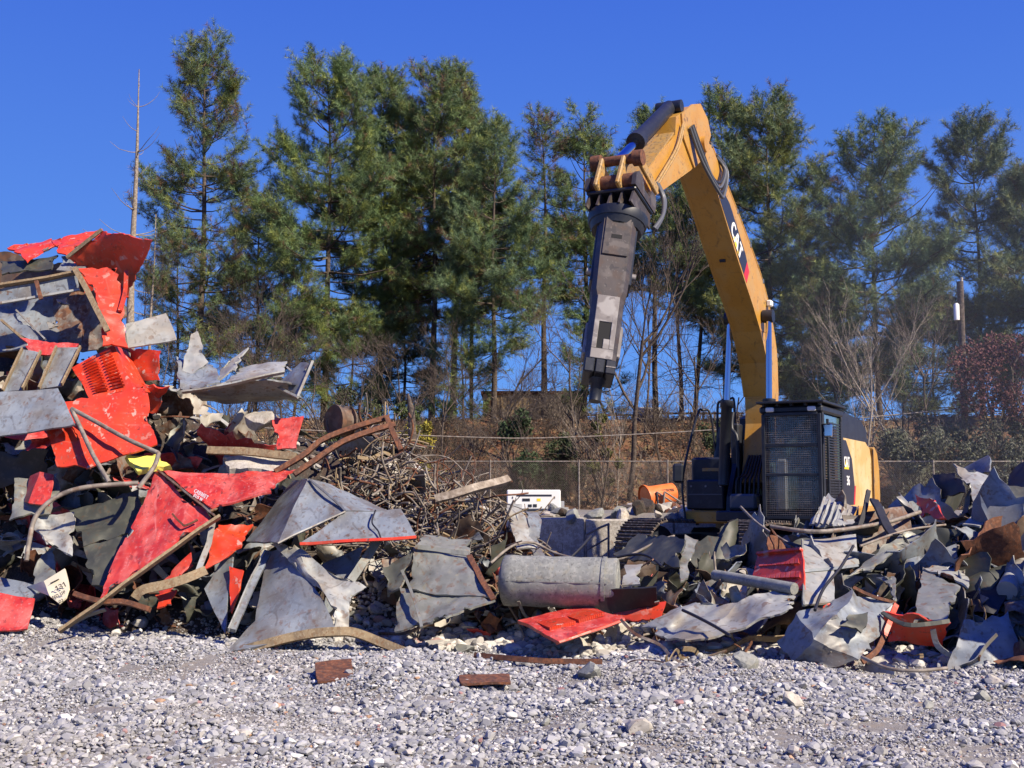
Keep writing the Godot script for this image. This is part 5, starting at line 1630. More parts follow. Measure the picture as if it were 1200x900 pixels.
func pipe(called: String, mat: String, pts: Array, r: float, label: String, cat := "pipe", group := "", sides := 9) -> MeshInstance3D:
	var c := []
	for e in pts:
		c.append(hp(e))
	c = smooth_line(c, 6)
	var org: Vector3 = c[c.size() / 2]
	for i in c.size():
		c[i] -= org
	var st := new_st()
	tube(st, c, r, sides)
	var o := put(called, mesh_of(st), M[mat])
	o.position = org
	tag(o, label, cat, group)
	return o

func louvres(parent: MeshInstance3D, mat: String, c: Array, cols: int, rows: int, proud: float) -> void:
	# c: four corners [u, v, setback]; each louvre is a small raised hood
	var q := []
	for e in c:
		q.append(crumple(hp(e), 0.016) - parent.position)
	var n: Vector3 = (q[3] - q[0]).cross(q[1] - q[0]).normalized()
	for i in cols:
		for j in rows:
			var s0 := (i + 0.08) / cols
			var s1 := (i + 0.92) / cols
			var t0 := (j + 0.15) / rows
			var t1 := (j + 0.75) / rows
			var f := func(s: float, t: float) -> Vector3: return q[0].lerp(q[1], s).lerp(q[3].lerp(q[2], s), t)
			var a: Vector3 = f.call(s0, t0)
			var b: Vector3 = f.call(s1, t0)
			var cc: Vector3 = f.call(s1, t1)
			var d: Vector3 = f.call(s0, t1)
			var st := new_st()
			st.set_smooth_group(-1)
			var up := n * proud
			var mid := (a + b + cc + d) * 0.25 - up
			quad_out(st, a, b, cc + up, d + up, mid)
			quad_out(st, cc + up, d + up, d, cc, mid)
			tri_out(st, a, d + up, d, mid)
			tri_out(st, b, cc + up, cc, mid)
			put("louvre", mesh_of(st), M[mat], parent)

func flat_text(parent: Node3D, txt: String, at: Array, right: Array, size: float, mat: String, lift := 0.03) -> void:
	var a := crumple(hp(at), 0.016)
	var b := crumple(hp(right), 0.016)
	var ex := (b - a).normalized()
	var ez := (EYE - a).normalized()
	ez = (ez - ex * ez.dot(ex)).normalized()
	var o := letters(txt, size, M[mat], parent, Transform3D(Basis(ex, ez.cross(ex), ez), (a + b) * 0.5 + ez * lift - parent.position), 1.0, "writing")
	o.mesh.depth = 0.002

func make_tall_heap() -> void:
	flat("yellow_foam", s8(222, 210, 96), 0.9)
	flat("cream_plate", s8(214, 204, 176), 0.6)
	var o: MeshInstance3D
	o = sheet("torn_sheet", "torn bright red panel crowning the tall scrap heap", "panel", "red", "grey", [[[8, 291, 0.0], [60, 278, 0.25], [65, 288, 0.1], [32, 309, -0.3]], [[60, 280, 0.2], [119, 270, 0.4], [80, 303, -0.15], [65, 299, -0.1]]], 0.03)
	o = sheet("bent_hood", "big dark curled hood overhanging the top of the tall heap", "panel", "red", "grey", [[[118, 270, -0.5], [150, 275, -0.8], [128, 335, 0.35], [78, 302, -0.2]], [[150, 275, -0.8], [177, 283, -1.05], [149, 350, 0.4], [128, 335, 0.35]]], 0.02)
	strip("edge_strip", "tan_steel", [[119, 269, -0.53], [78, 302, -0.25]], 0.05, 0.02, o)
	for e in [["brown steel sheet lining the hollow below the crest", "brown_steel", [[-14, 296, 0.7], [104, 312, 0.5], [112, 346, 0.7], [-14, 340, 0.9]]], ["grey sheet at the back of the hollow under the channel beam", "grey", [[-14, 352, 0.5], [70, 342, 0.6], [66, 408, 0.4], [-14, 412, 0.3]]], ["rusty grey sheet behind the hanging red plate", "rusty_grey", [[62, 340, 0.6], [146, 340, 0.3], [152, 412, 0.3], [66, 412, 0.4]]], ["red sheet below the curled hood", "red", [[92, 312, 0.5], [150, 318, 0.2], [152, 352, 0.3], [98, 350, 0.5]]]]:
		sheet("lining_sheet", e[0], "sheet", e[1], e[1], [e[2]], 0.04)
	for e in [["small louvred grey frame leaning in the hollow", [[4, 374, -0.35], [20, 364, -0.35], [52, 398, -0.4], [34, 402, -0.4]], "grey"], ["pale torn scrap in the hollow under the channel beam", [[68, 350, -0.1], [80, 348, -0.1], [83, 358, -0.1], [69, 361, -0.1]], "dirty_white"], ["pale metal scrap hanging deep in the hollow", [[56, 378, -0.1], [67, 374, -0.1], [66, 382, -0.15], [57, 387, -0.15]], "grey_pale"], ["dirty olive junk sheet under the torn red crest", [[2, 308, 0.1], [66, 302, 0.0], [60, 316, -0.2], [0, 322, -0.2]], "olive"], ["grey junk sheet below the curled hood rim", [[70, 302, 0.1], [108, 306, 0.1], [98, 318, -0.2], [66, 316, -0.2]], "grey"]]:
		var q := sheet("hollow_scrap", e[0], "sheet", e[2], e[2], [e[1]], 0.03)
		if e[0].begins_with("small louvred"):
			strip("frame_rail", "tan_steel", [[3, 375, -0.4], [33, 403, -0.45]], 0.03, 0.05, q)
			strip("frame_rail", "grey_pale", [[20, 363, -0.4], [53, 398, -0.45]], 0.02, 0.04, q)
	o = sheet("channel_beam", "grey channel beam with a tan top edge near the heap's crest", "beam", "grey", "grey", [[[-12, 341, -0.55], [90, 322, -0.5], [93, 338, -0.45], [-12, 357, -0.5]]], 0.008)
	strip("top_flange", "tan_steel", [[-12, 337, -0.6], [40, 328, -0.58], [90, 319, -0.54]], 0.03, 0.085, o)
	strip("bottom_flange", "grey_pale", [[-12, 358, -0.54], [93, 340, -0.5]], 0.03, 0.03, o)
	strip("joint_plate", "rust", [[43, 328, -0.6], [48, 350, -0.58]], 0.05, 0.02, o)
	o = sheet("hanging_plate", "bright red plate with flaked white paint hanging from the crest", "panel", "red", "grey", [[[92, 315, -0.55], [137, 314, -0.45], [146, 345, -0.5], [112, 350, -0.65]], [[112, 350, -0.65], [146, 345, -0.5], [149, 407, -0.55], [121, 405, -0.75]]], 0.02)
	strip("edge_strip", "tan_steel", [[87, 314, -0.6], [106, 348, -0.68], [126, 388, -0.78]], 0.07, 0.03, o)
	strip("folded_edge", "red", [[148, 318, -0.5], [147, 345, -0.55], [141, 365, -0.6]], 0.05, 0.04, o)
	sheet("pale_sheet", "smooth pale grey panel beside the hanging red plate", "panel", "grey_pale", "grey_pale", [[[148, 380, -0.25], [195, 366, -0.05], [206, 398, -0.15], [150, 408, -0.35]]], 0.006)
	o = sheet("slotted_bracket", "grey two-pronged bracket plate leaning on the red panels", "bracket", "grey", "grey", [[[26, 410, -0.75], [48, 413, -0.72], [26, 458, -0.85], [3, 460, -0.85]], [[67, 407, -0.7], [94, 408, -0.65], [71, 452, -0.8], [46, 456, -0.82]], [[-12, 462, -0.95], [68, 455, -0.85], [89, 498, -1.1], [-12, 512, -1.05]]], 0.01)
	for e in [[[26, 409, -0.8], [3, 459, -0.9]], [[48, 412, -0.77], [27, 456, -0.9]], [[67, 406, -0.75], [46, 455, -0.88]], [[94, 407, -0.7], [72, 451, -0.86]]]:
		strip("prong_flange", "tan_steel", e, 0.022, 0.05, o)
	sheet("red_strip", "pinkish red strip above the two-pronged bracket", "panel", "red_chalky", "grey", [[[22, 397, -0.5], [92, 403, -0.45], [84, 416, -0.5], [34, 414, -0.55]]], 0.02)
	o = sheet("louvred_box", "red cabinet box with two rows of louvres", "cabinet", "red", "grey", [[[84, 430, -0.55], [133, 405, -0.5], [157, 456, -0.65], [106, 468, -0.7]], [[133, 405, -0.5], [150, 412, 0.0], [176, 460, -0.2], [157, 456, -0.65]]], 0.008)
	louvres(o, "red", [[97, 424, -0.58], [113, 416, -0.56], [131, 458, -0.7], [112, 462, -0.72]], 1, 13, 0.03)
	louvres(o, "red", [[115, 415, -0.55], [130, 409, -0.53], [149, 453, -0.68], [133, 457, -0.7]], 1, 13, 0.03)
	o = sheet("red_sheet", "large glossy red panel below the louvred red box", "panel", "red", "grey", [[[74, 472, -0.75], [172, 452, -0.65], [183, 522, -0.8], [98, 549, -0.95]]], 0.02)
	sheet("red_sheet", "red wedge panel beneath the two-pronged bracket", "panel", "red", "grey", [[[54, 500, -0.8], [86, 502, -0.8], [104, 548, -0.9], [64, 545, -0.9]]], 0.025)
	sheet("dark_sheet", "deep red sheet under the pale panel", "panel", "red", "grey", [[[150, 407, -0.1], [186, 412, -0.2], [188, 446, 0.0], [158, 448, 0.1]]], 0.02)
	sheet("dark_sheet", "dark red sheet tucked under the overhanging grey sheet", "panel", "red", "grey", [[[150, 446, -0.25], [198, 452, -0.3], [180, 486, 0.1], [160, 478, 0.0]]], 0.03)
	# grey sheets along the ridge
	sheet("pointed_sheet", "upright pointed grey sheet on the ridge of the heap", "sheet", "grey_pale", "grey_pale", [[[222, 392, 0.0], [228, 386, 0.05], [243, 425, -0.1], [208, 455, -0.2]]], 0.03)
	sheet("pointed_sheet", "grey folded sheet with a raised tip beside the pointed one", "sheet", "grey_pale", "grey_pale", [[[258, 432, 0.0], [291, 407, 0.15], [276, 434, -0.2], [250, 446, -0.25]]], 0.03)
	o = sheet("overhanging_sheet", "wide grey sheet overhanging the ridge", "sheet", "grey", "grey", [[[214, 458, -0.75], [290, 447, -0.75], [300, 474, 0.3], [238, 472, 0.3]], [[290, 447, -0.75], [347, 452, -0.7], [352, 468, 0.2], [300, 474, 0.3]]], 0.03)
	sheet("ridge_sheet", "pale rumpled sheet lying over the overhanging sheet", "sheet", "grey_pale", "grey_pale", [[[282, 432, 0.1], [336, 424, 0.05], [330, 440, -0.45], [262, 449, -0.5]]], 0.03)
	sheet("ridge_sheet", "rumpled grey sheet behind the pointed sheet", "sheet", "grey", "grey", [[[205, 420, 0.2], [250, 428, 0.1], [255, 450, -0.5], [210, 458, -0.6]]], 0.05)
	tag(strip("steel_strap", "grey_pale", [[214, 459, -0.82], [262, 452, -0.82], [300, 444, -0.82], [333, 437, -0.78]], 0.02, 0.075, null), "pale drilled steel strap along the overhanging sheet", "strap")
	o = sheet("end_flap", "dark blue-grey end flap edged with pale strips", "flap", "grey", "grey", [[[322, 452, -0.35], [352, 426, -0.6], [366, 424, -0.7], [349, 464, -0.75]]], 0.02)
	strip("edge_strip", "grey_pale", [[367, 423, -0.72], [349, 465, -0.78]], 0.03, 0.02, o)
	strip("edge_strip", "grey_pale", [[322, 453, -0.4], [349, 466, -0.78]], 0.03, 0.03, o)
	strip("edge_strip", "grey_pale", [[336, 430, -0.4], [345, 438, -0.5], [356, 434, -0.62], [366, 424, -0.7]], 0.02, 0.02, o)
	sheet("scarred_board", "scarred red and grey board standing near the white lump", "board", "red_chalky", "grey", [[[319, 489, -0.35], [354, 488, -0.35], [347, 525, -0.45], [324, 527, -0.45]]], 0.02)
	sheet("concrete_slab", "broken concrete slab under the brown plank", "slab", "concrete", "concrete", [[[262, 533, -0.35], [340, 537, -0.35], [330, 552, -0.5], [268, 551, -0.5]]], 0.03, 0.1)
	tag(strip("plank", "tan_steel", [[243, 527, -0.5], [300, 531, -0.5], [346, 535, -0.5]], 0.09, 0.05, null), "brown plank lying across the concrete slab", "plank")
	# rusty bent box tubes
	for e in [[[[322, 553, -0.55], [352, 535, -0.55], [385, 512, -0.5], [452, 490, -0.45]], "long rusty bent box tube, upper of three in the wire tangle"], [[[345, 556, -0.6], [392, 523, -0.6], [420, 510, -0.55], [462, 497, -0.5]], "long rusty bent box tube, lower of three in the wire tangle"], [[[452, 488, -0.5], [462, 510, -0.5], [470, 528, -0.5]], "short brown box tube crossing the long rusty ones"]]:
		tag(strip("rusty_tube", "rust", e[0], 0.06, 0.06, null), e[1], "tube")
	# cable drum
	var drum := thing("cable_drum", "pinkish-brown wire drum lying among the tangle", "drum", hp([398, 494, -0.2]))
	drum.scale = Vector3.ONE * 0.8
	drum.rotation.y = 0.7
	var st := new_st(); tube(st, [Vector3(-0.16, 0, 0.1), Vector3(-0.14, 0, 0.1), Vector3(-0.1, 0, 0.08), Vector3(0.1, 0, 0), Vector3(0.14, 0, -0.02), Vector3(0.16, 0, -0.02)], [0.25, 0.25, 0.18, 0.18, 0.25, 0.25], 20); part("core", st, M.brown_steel, drum)
	for k in 7:
		st = new_st()
		var pts := []
		for i in 17:
			pts.append(Vector3(-0.09 + 0.03 * k, 0.2 * sin(TAU * i / 16.0), 0.05 - 0.01 * k + 0.2 * cos(TAU * i / 16.0)))
		tube(st, pts, 0.018, 6, false); part("wire_turn", st, M.brown_steel, drum)

	# the chalky red sheet with chalked writing and the dark red triangular panel
	o = sheet("chalky_sheet", "faded pink-red panel with white chalk writing", "panel", "red_chalky", "grey", [[[185, 552, -0.6], [265, 556, -0.55], [246, 594, -1.0], [216, 572, -0.8]], [[265, 556, -0.55], [347, 549, -0.5], [316, 577, -0.95], [246, 594, -1.0]]], 0.02)
	flat_text(o, "CABMET", [224, 572, -0.85], [252, 588, -0.98], 0.045, "mark_white", 0.035)
	flat_text(o, "BUS W", [223, 577, -0.85], [246, 591, -0.98], 0.04, "mark_white", 0.035)
	o = sheet("triangular_sheet", "large scratched red triangular panel edged by a tan strip", "panel", "red_chalky", "grey", [[[184, 554, -0.75], [252, 606, -1.1], [165, 670, -1.1], [146, 632, -0.9]], [[146, 632, -0.9], [165, 670, -1.1], [116, 702, -1.1], [128, 672, -1.0]]], 0.018)
	strip("edge_strip", "tan_steel", [[258, 605, -1.16], [200, 646, -1.18], [130, 697, -1.18], [70, 740, -1.1]], 0.03, 0.1, o)
	strip("top_flange", "rusty_grey", [[186, 553, -0.8], [218, 577, -0.98], [252, 604, -1.14]], 0.02, 0.05, o)
	strip("door_handle", "rust", [[202, 602, -1.05], [212, 612, -1.12], [218, 616, -1.14], [232, 609, -1.14]], 0.02, 0.02, o)
	o = sheet("red_fragment", "folded orange-red fragment beside the tan-edged panel", "panel", "red", "grey", [[[254, 612, -0.75], [295, 612, -0.65], [281, 642, -0.85], [240, 668, -0.95]]], 0.04)
	tag(strip("steel_strap", "grey_pale", [[250, 610, -0.95], [246, 635, -1.0], [238, 655, -1.05], [231, 676, -1.05]], 0.06, 0.015, null, Vector3(0, 0, 1)), "short curved pale strap on the orange-red fragment", "strap")
	sheet("red_fragment", "chalky red shard under the tan-edged panel", "panel", "red_chalky", "grey", [[[187, 684, -0.7], [224, 649, -0.75], [226, 664, -0.75], [188, 704, -0.8]]], 0.02)
	sheet("red_fragment", "small bright red shard by the curved tan strap", "panel", "red", "grey", [[[183, 696, -0.85], [210, 689, -0.85], [202, 706, -0.9], [186, 712, -0.9]]], 0.02)
	tag(strip("steel_strap", "tan_steel", [[158, 702, -1.05], [170, 691, -1.1], [212, 680, -1.1], [242, 668, -1.05]], 0.1, 0.015, null, Vector3(0, 0.3, 1)), "curved tan strap bent across the red shards", "strap")
	tag(strip("rusty_bar", "rust", [[88, 697, -1.05], [120, 705, -1.1], [145, 706, -1.1], [176, 714, -1.05]], 0.05, 0.09, null), "chunky reddish-brown flat bar under the triangular panel", "bar")
	sheet("grey_sheet", "dull olive-grey panel behind the arched pipe", "panel", "olive", "olive", [[[84, 600, -0.4], [166, 578, -0.3], [160, 626, -0.6], [98, 642, -0.7]]], 0.04)
	sheet("grey_sheet", "narrow olive panel running down beside the triangular panel", "panel", "olive", "olive", [[[98, 642, -0.7], [150, 628, -0.65], [126, 692, -0.8], [108, 690, -0.8]]], 0.03)
	sheet("galvanised_sheet", "pale bent sheet beside the small red block", "sheet", "galvanised", "galvanised", [[[18, 562, -0.35], [72, 556, -0.35], [64, 600, -0.6], [8, 612, -0.6]]], 0.05)
	sheet("black_sheet", "sheet painted black for shade under the red wedge panel", "sheet", "black_steel_and_shade", "black_steel_and_shade", [[[-10, 528, -0.4], [58, 530, -0.45], [54, 562, -0.1], [-10, 574, -0.1]]], 0.03)  # black colour stands in for shade below the wedge
	sheet("galvanised_sheet", "rumpled pale sheet below the arched pipe", "sheet", "grey_pale", "olive", [[[38, 606, -0.5], [92, 598, -0.5], [84, 650, -0.75], [52, 640, -0.75]]], 0.06)
	sheet("galvanised_sheet", "dirty pale sheet with torn edge above the cream plate", "sheet", "galvanised", "olive", [[[48, 650, -0.4], [64, 640, -0.45], [72, 676, -0.6], [44, 690, -0.5]]], 0.05)
	o = sheet("red_block", "small red channel block standing in the pale scrap", "channel", "red_chalky", "grey", [[[46, 553, -0.6], [62, 556, -0.65], [57, 592, -0.75], [34, 590, -0.7]], [[36, 558, -0.4], [46, 553, -0.6], [34, 590, -0.7], [28, 588, -0.5]]], 0.008)
	for e in [[[[84, 479, -1.0], [110, 493, -1.05], [150, 515, -1.1], [186, 531, -1.1]], "long grey tube of the bent tube frame"], [[[186, 531, -1.1], [180, 548, -1.12], [162, 572, -1.12]], "short grey tube leg of the bent tube frame"], [[[84, 480, -1.0], [96, 505, -1.05], [110, 535, -1.1], [128, 565, -1.1]], "grey tube of the bent frame slanting over the red panel"]]:
		pipe("bent_tube", "wire", e[0], 0.026, e[1])
	pipe("arched_pipe", "wire", [[31, 657, -1.0], [34, 635, -1.05], [42, 605, -1.1], [65, 583, -1.15], [100, 571, -1.15], [162, 566, -1.0]], 0.026, "grey arched pipe curving over the pale scrap")
	sheet("foam_piece", "yellow insulation foam beside the bent tube frame", "foam", "yellow_foam", "yellow_foam", [[[153, 538, -0.7], [184, 534, -0.6], [199, 551, -0.75], [166, 557, -0.8]]], 0.05, 0.06)
	# bottom corner cabinet, cream plate
	o = sheet("cabinet_end", "faded red cabinet end with a grey top at the heap's foot", "cabinet", "red_chalky", "grey", [[[-12, 692, -0.8], [40, 700, -0.75], [33, 736, -0.85], [-12, 741, -0.9]]], 0.008)
	strip("grey_top", "grey", [[-12, 684, -0.6], [18, 690, -0.62], [39, 698, -0.66]], 0.28, 0.02, o, Vector3(0.1, 0.9, 0.5))
	o = sheet("cream_plate", "torn cream data plate printed with black figures", "plate", "cream_plate", "tan_steel", [[[50, 680, -0.85], [75, 665, -0.9], [80, 690, -0.92], [58, 699, -0.9]], [[32, 687, -0.6], [50, 680, -0.85], [58, 699, -0.9], [47, 694, -0.75]], [[58, 699, -0.9], [80, 690, -0.92], [77, 701, -0.95], [69, 707, -0.95]]], 0.004)
	flat_text(o, "131", [62, 692, -0.92], [79, 683, -0.94], 0.055, "ink", 0.035)
	flat_text(o, "NO UP", [60, 702, -0.93], [79, 693, -0.96], 0.036, "ink", 0.035)
	flat_text(o, "02", [67, 707, -0.95], [77, 702, -0.97], 0.034, "ink", 0.035)
	strip("printed_bar", "ink", [[58, 683, -0.9], [68, 678, -0.91]], 0.004, 0.025, o)
	sheet("grey_sheet", "slim blue-grey panel beside the folded door panel", "panel", "grey", "grey", [[[240, 690, -0.7], [264, 652, -0.6], [272, 652, -0.7], [264, 744, -0.95]]], 0.012)
	sheet("red_fragment", "thin upright orange sliver beside the grey post", "panel", "red", "grey", [[[268, 664, -0.8], [284, 668, -0.85], [281, 692, -0.9], [272, 718, -0.9]]], 0.012)
	# grey folded cabinet doors
	o = sheet("folded_cabinet", "large folded blue-grey cabinet with a red lower edge", "cabinet", "grey", "grey", [[[344, 562, -0.1], [360, 561, -0.75], [326, 636, -1.15], [288, 634, -0.4]], [[360, 561, -0.75], [388, 569, -0.6], [404, 599, -1.05], [326, 636, -1.15]], [[388, 569, -0.6], [434, 588, -0.45], [454, 597, -0.6], [404, 599, -1.05]], [[404, 600, -1.05], [471, 597, -0.95], [488, 629, -1.2], [352, 636, -1.2]]], 0.008)
	strip("red_edge", "red", [[352, 637, -1.22], [420, 633, -1.22], [488, 630, -1.22]], 0.03, 0.03, o)
	strip("seam", "grey_pale", [[326, 637, -1.18], [366, 617, -1.12], [404, 600, -1.08]], 0.015, 0.03, o)
	strip("seam", "grey", [[362, 562, -0.78], [384, 580, -0.9], [404, 599, -1.07]], 0.02, 0.03, o)
	pipe("thin_wire", "rubber_hose", [[440, 598, -1.05], [436, 612, -1.15], [443, 622, -1.2], [446, 630, -1.22]], 0.009, "thin black wire dangling over the folded cabinet", "wire")
	o = sheet("folded_door", "folded blue-grey door panel at the foot of the heap", "door", "grey", "grey", [[[312, 648, -0.5], [330, 642, -0.75], [372, 694, -1.15], [300, 728, -0.95]], [[300, 728, -0.95], [372, 694, -1.15], [394, 738, -1.25], [264, 765, -1.2]]], 0.01)
	strip("door_post", "grey", [[313, 647, -0.7], [294, 690, -1.0], [272, 739, -1.2]], 0.08, 0.05, o)
	strip("post_lip", "grey_pale", [[309, 648, -0.74], [290, 690, -1.04], [268, 739, -1.24]], 0.015, 0.07, o)
	sheet("crushed_fold", "crushed pale folded ridge above the folded door", "sheet", "grey_pale", "grey_pale", [[[313, 636, -0.75], [346, 640, -0.95], [376, 690, -1.2], [358, 682, -0.95]], [[346, 640, -0.95], [424, 688, -1.15], [405, 706, -1.2], [376, 690, -1.2]], [[376, 690, -1.2], [405, 706, -1.2], [410, 738, -1.15], [394, 738, -1.25]]], 0.04)
	sheet("grey_sheet", "small shaded grey triangle between cabinet and duct", "panel", "grey", "grey", [[[374, 664, -0.6], [424, 640, -0.55], [420, 660, -0.65], [406, 682, -0.8]]], 0.01)
	tag(strip("steel_strap", "galvanised", [[441, 634, -0.9], [428, 655, -0.95], [410, 680, -1.0]], 0.09, 0.02, null, Vector3(0, 0.2, 1)), "grey strap slanting under the folded cabinet", "strap")
	tag(strip("bent_beam", "tan_steel", [[262, 768, -1.0], [300, 758, -1.15], [345, 747, -1.22], [392, 741, -1.25], [415, 742, -1.2], [445, 753, -1.12], [492, 771, -1.0]], 0.085, 0.085, null), "curved yellowish-brown steel beam lying along the heap's foot", "beam")
	sheet("flat_sheet", "thin grey sheet lying flat on the gravel at the heap's foot", "sheet", "grey_pale", "grey_pale", [[[184, 749, -0.5], [254, 747, -0.5], [267, 771, -0.95], [196, 771, -0.95]]], 0.02)
	o = sheet("duct_box", "crushed rusty galvanised duct box beside the grey tank", "duct", "galvanised", "olive", [[[500, 625, -0.3], [553, 632, -0.25], [549, 650, -0.65], [486, 643, -0.65]], [[486, 643, -0.65], [549, 650, -0.65], [579, 702, -1.0], [476, 692, -0.75]], [[462, 690, -0.6], [579, 702, -1.0], [524, 729, -1.15], [463, 739, -0.95]], [[449, 662, -0.4], [486, 643, -0.65], [462, 690, -0.6], [452, 700, -0.4]]], 0.035)
	strip("duct_rib", "galvanised", [[470, 668, -0.75], [484, 700, -0.95], [494, 736, -1.1]], 0.03, 0.02, o)
	strip("corner_angle", "rust", [[549, 650, -0.7], [562, 676, -0.88], [578, 702, -1.04]], 0.06, 0.02, o)
	strip("corner_angle", "galvanised", [[487, 641, -0.7], [520, 645, -0.7], [549, 648, -0.7]], 0.05, 0.02, o)

func make_low_heap() -> void:
	var o: MeshInstance3D
	var st := new_st()
	# the grey tank
	var ta := hp([592, 680, -0.5])
	var tb := hp([722, 684, -0.62])
	var tk := thing("storage_tank", "dusty grey cylindrical tank lying on its side in the scrap", "tank", (ta + tb) * 0.5)
	var ax := (tb - ta) * 0.5
	var e0 := ax.normalized()
	var pts := [-ax - e0 * 0.05, -ax - e0 * 0.02, -ax]
	var rad := [0.15, 0.24, 0.275]
	for i in range(1, 13):
		pts.append(-ax + ax * 2.0 * i / 12.0)
		rad.append(0.275 + 0.006 * sin(i * 2.1))
	pts.append(ax + e0 * 0.02); rad.append(0.268)
	tube(st, pts, rad, 36); part("shell", st, M.tank_grey, tk)
	st = new_st(); tube(st, [ax * 0.8 - e0 * 0.02, ax * 0.8 + e0 * 0.02], 0.286, 36); part("band", st, M.tank_grey, tk)
	st = new_st(); bar(st, -ax + Vector3(0, 0.02, 0.279), ax * 0.8 + Vector3(0, 0.02, 0.279), 0.012, 0.016); part("weld_seam", st, M.tank_grey, tk)
	st = new_st(); tube(st, [ax + e0 * 0.018, ax + e0 * 0.03], [0.2, 0.19], 24); part("end_disc", st, M.tank_grey, tk)
	# red louvred cover lying flat
	o = sheet("louvred_cover", "bright red ribbed cover lying on the rubble edge", "cover", "red_chalky", "grey", [[[606, 727, -0.5], [684, 710, -0.3], [732, 724, -0.5], [654, 752, -0.85]]], 0.008, 0.035)
	louvres(o, "red", [[622, 727, -0.55], [652, 720, -0.46], [683, 737, -0.66], [652, 746, -0.8]], 12, 1, 0.04)
	louvres(o, "red", [[655, 719, -0.45], [683, 713, -0.38], [717, 725, -0.54], [687, 735, -0.65]], 12, 1, 0.04)
	strip("front_lip", "red", [[654, 754, -0.87], [690, 742, -0.72], [730, 727, -0.54]], 0.02, 0.07, o)
	strip("pull_handle", "rust", [[644, 732, -0.66], [650, 730, -0.66], [656, 734, -0.7]], 0.02, 0.02, o)
	sheet("black_sheet", "flat black sheet behind the red ribbed cover", "sheet", "black_steel_and_shade", "black_steel_and_shade", [[[701, 693, -0.75], [768, 689, -0.8], [771, 714, -0.2], [705, 722, -0.25]]], 0.012)
	sheet("dark_sheet", "red folded sheet beside the black sheet", "panel", "red", "grey", [[[705, 715, -0.3], [780, 706, -0.3], [774, 728, -0.15], [728, 728, -0.15]]], 0.02)
	o = sheet("torn_sheet", "long pale torn sheet lying at the foot of the low heap", "sheet", "grey_pale", "rust", [[[750, 736, -0.25], [800, 709, -0.35], [862, 708, -0.55], [800, 749, -0.7]], [[862, 708, -0.55], [938, 690, -0.5], [932, 718, -0.7], [800, 749, -0.7]]], 0.045)
	sheet("olive_curl", "large dark olive sheet curled before the excavator track", "sheet", "olive", "olive", [[[717, 650, 0.55], [748, 626, 0.6], [775, 628, 0.0], [768, 662, -0.2]], [[775, 628, 0.0], [802, 632, -0.45], [797, 664, -0.5], [768, 662, -0.2]]], 0.03)
	sheet("olive_curl", "narrow pale edge sheet beside the dark olive curl", "sheet", "galvanised", "olive", [[[800, 628, 0.1], [816, 632, 0.2], [806, 676, -0.4], [796, 680, -0.5]]], 0.03)
	o = sheet("red_louvred_sheet", "dark red panel with rows of slots, standing behind the tube", "panel", "red", "grey", [[[886, 650, 0.05], [940, 644, -0.72], [943, 690, -0.75], [880, 687, 0.0]]], 0.012)
	louvres(o, "red_chalky", [[890, 655, 0.0], [936, 650, -0.68], [938, 664, -0.7], [889, 668, -0.02]], 9, 1, 0.02)
	louvres(o, "red_chalky", [[888, 670, -0.02], [938, 666, -0.7], [939, 681, -0.71], [886, 683, -0.02]], 9, 1, 0.02)
	strip("top_flange", "red", [[887, 649, 0.02], [914, 646, -0.36], [940, 643, -0.74]], 0.03, 0.05, o)
	o = sheet("pale_door", "two-part pale cabinet door standing by the dark red panel", "door", "grey_pale", "grey_pale", [[[940, 634, -0.3], [1002, 626, -0.1], [1006, 660, -0.2], [942, 667, -0.55]], [[942, 670, -0.58], [976, 666, -0.4], [978, 704, -0.6], [943, 709, -0.85]]], 0.012)
	strip("rail", "grey", [[941, 669, -0.6], [972, 666, -0.45], [1004, 662, -0.25]], 0.03, 0.03, o)
	strip("door_edge", "galvanised", [[940, 633, -0.33], [941, 670, -0.6], [943, 710, -0.88]], 0.02, 0.02, o)
	pipe("grey_tube", "tank_grey", [[838, 674, -0.2], [880, 681, -0.45], [931, 690, -0.75]], 0.06, "short grey tube below the dark red panel", "pipe", "", 14)
	o = sheet("ribbed_wreck", "crumpled pale ribbed metal below the cab", "sheet", "grey_pale", "grey_pale", [[[950, 614, 0.2], [965, 577, 0.3], [985, 588, 0.1], [976, 616, -0.1]], [[985, 588, 0.1], [1008, 600, 0.2], [1000, 618, -0.1], [976, 616, -0.1]]], 0.05)
	for k in 6:
		strip("rib", "grey_pale", [[966 + k * 6, 583 + k * 3.0, 0.05 + 0.0 * k], [961 + k * 6, 600 + k * 2.0, -0.05], [956 + k * 6.5, 613 + k * 0.8, -0.1]], 0.03, 0.02, o)
	pipe("long_pipe", "wire", [[903, 617, -0.3], [960, 623, -0.5], [1035, 613, -0.4], [1078, 600, -0.2]], 0.024, "long bent pipe sweeping across the low heap")
	pipe("long_pipe", "wire", [[1008, 640, -0.6], [1060, 622, -0.5], [1108, 615, -0.4]], 0.014, "thin pale pipe above the twisted strip")
	tag(strip("steel_plank", "black_steel_and_shade", [[1024, 586, -0.3], [1036, 612, -0.45], [1046, 628, -0.5]], 0.1, 0.03, null), "short dark flat bar leaning in the low heap", "bar")
	tag(strip("steel_plank", "black_steel_and_shade", [[1018, 575, -0.2], [1013, 600, -0.2], [1006, 620, -0.2]], 0.05, 0.03, null), "burnt upright stub among the thin rods", "bar")
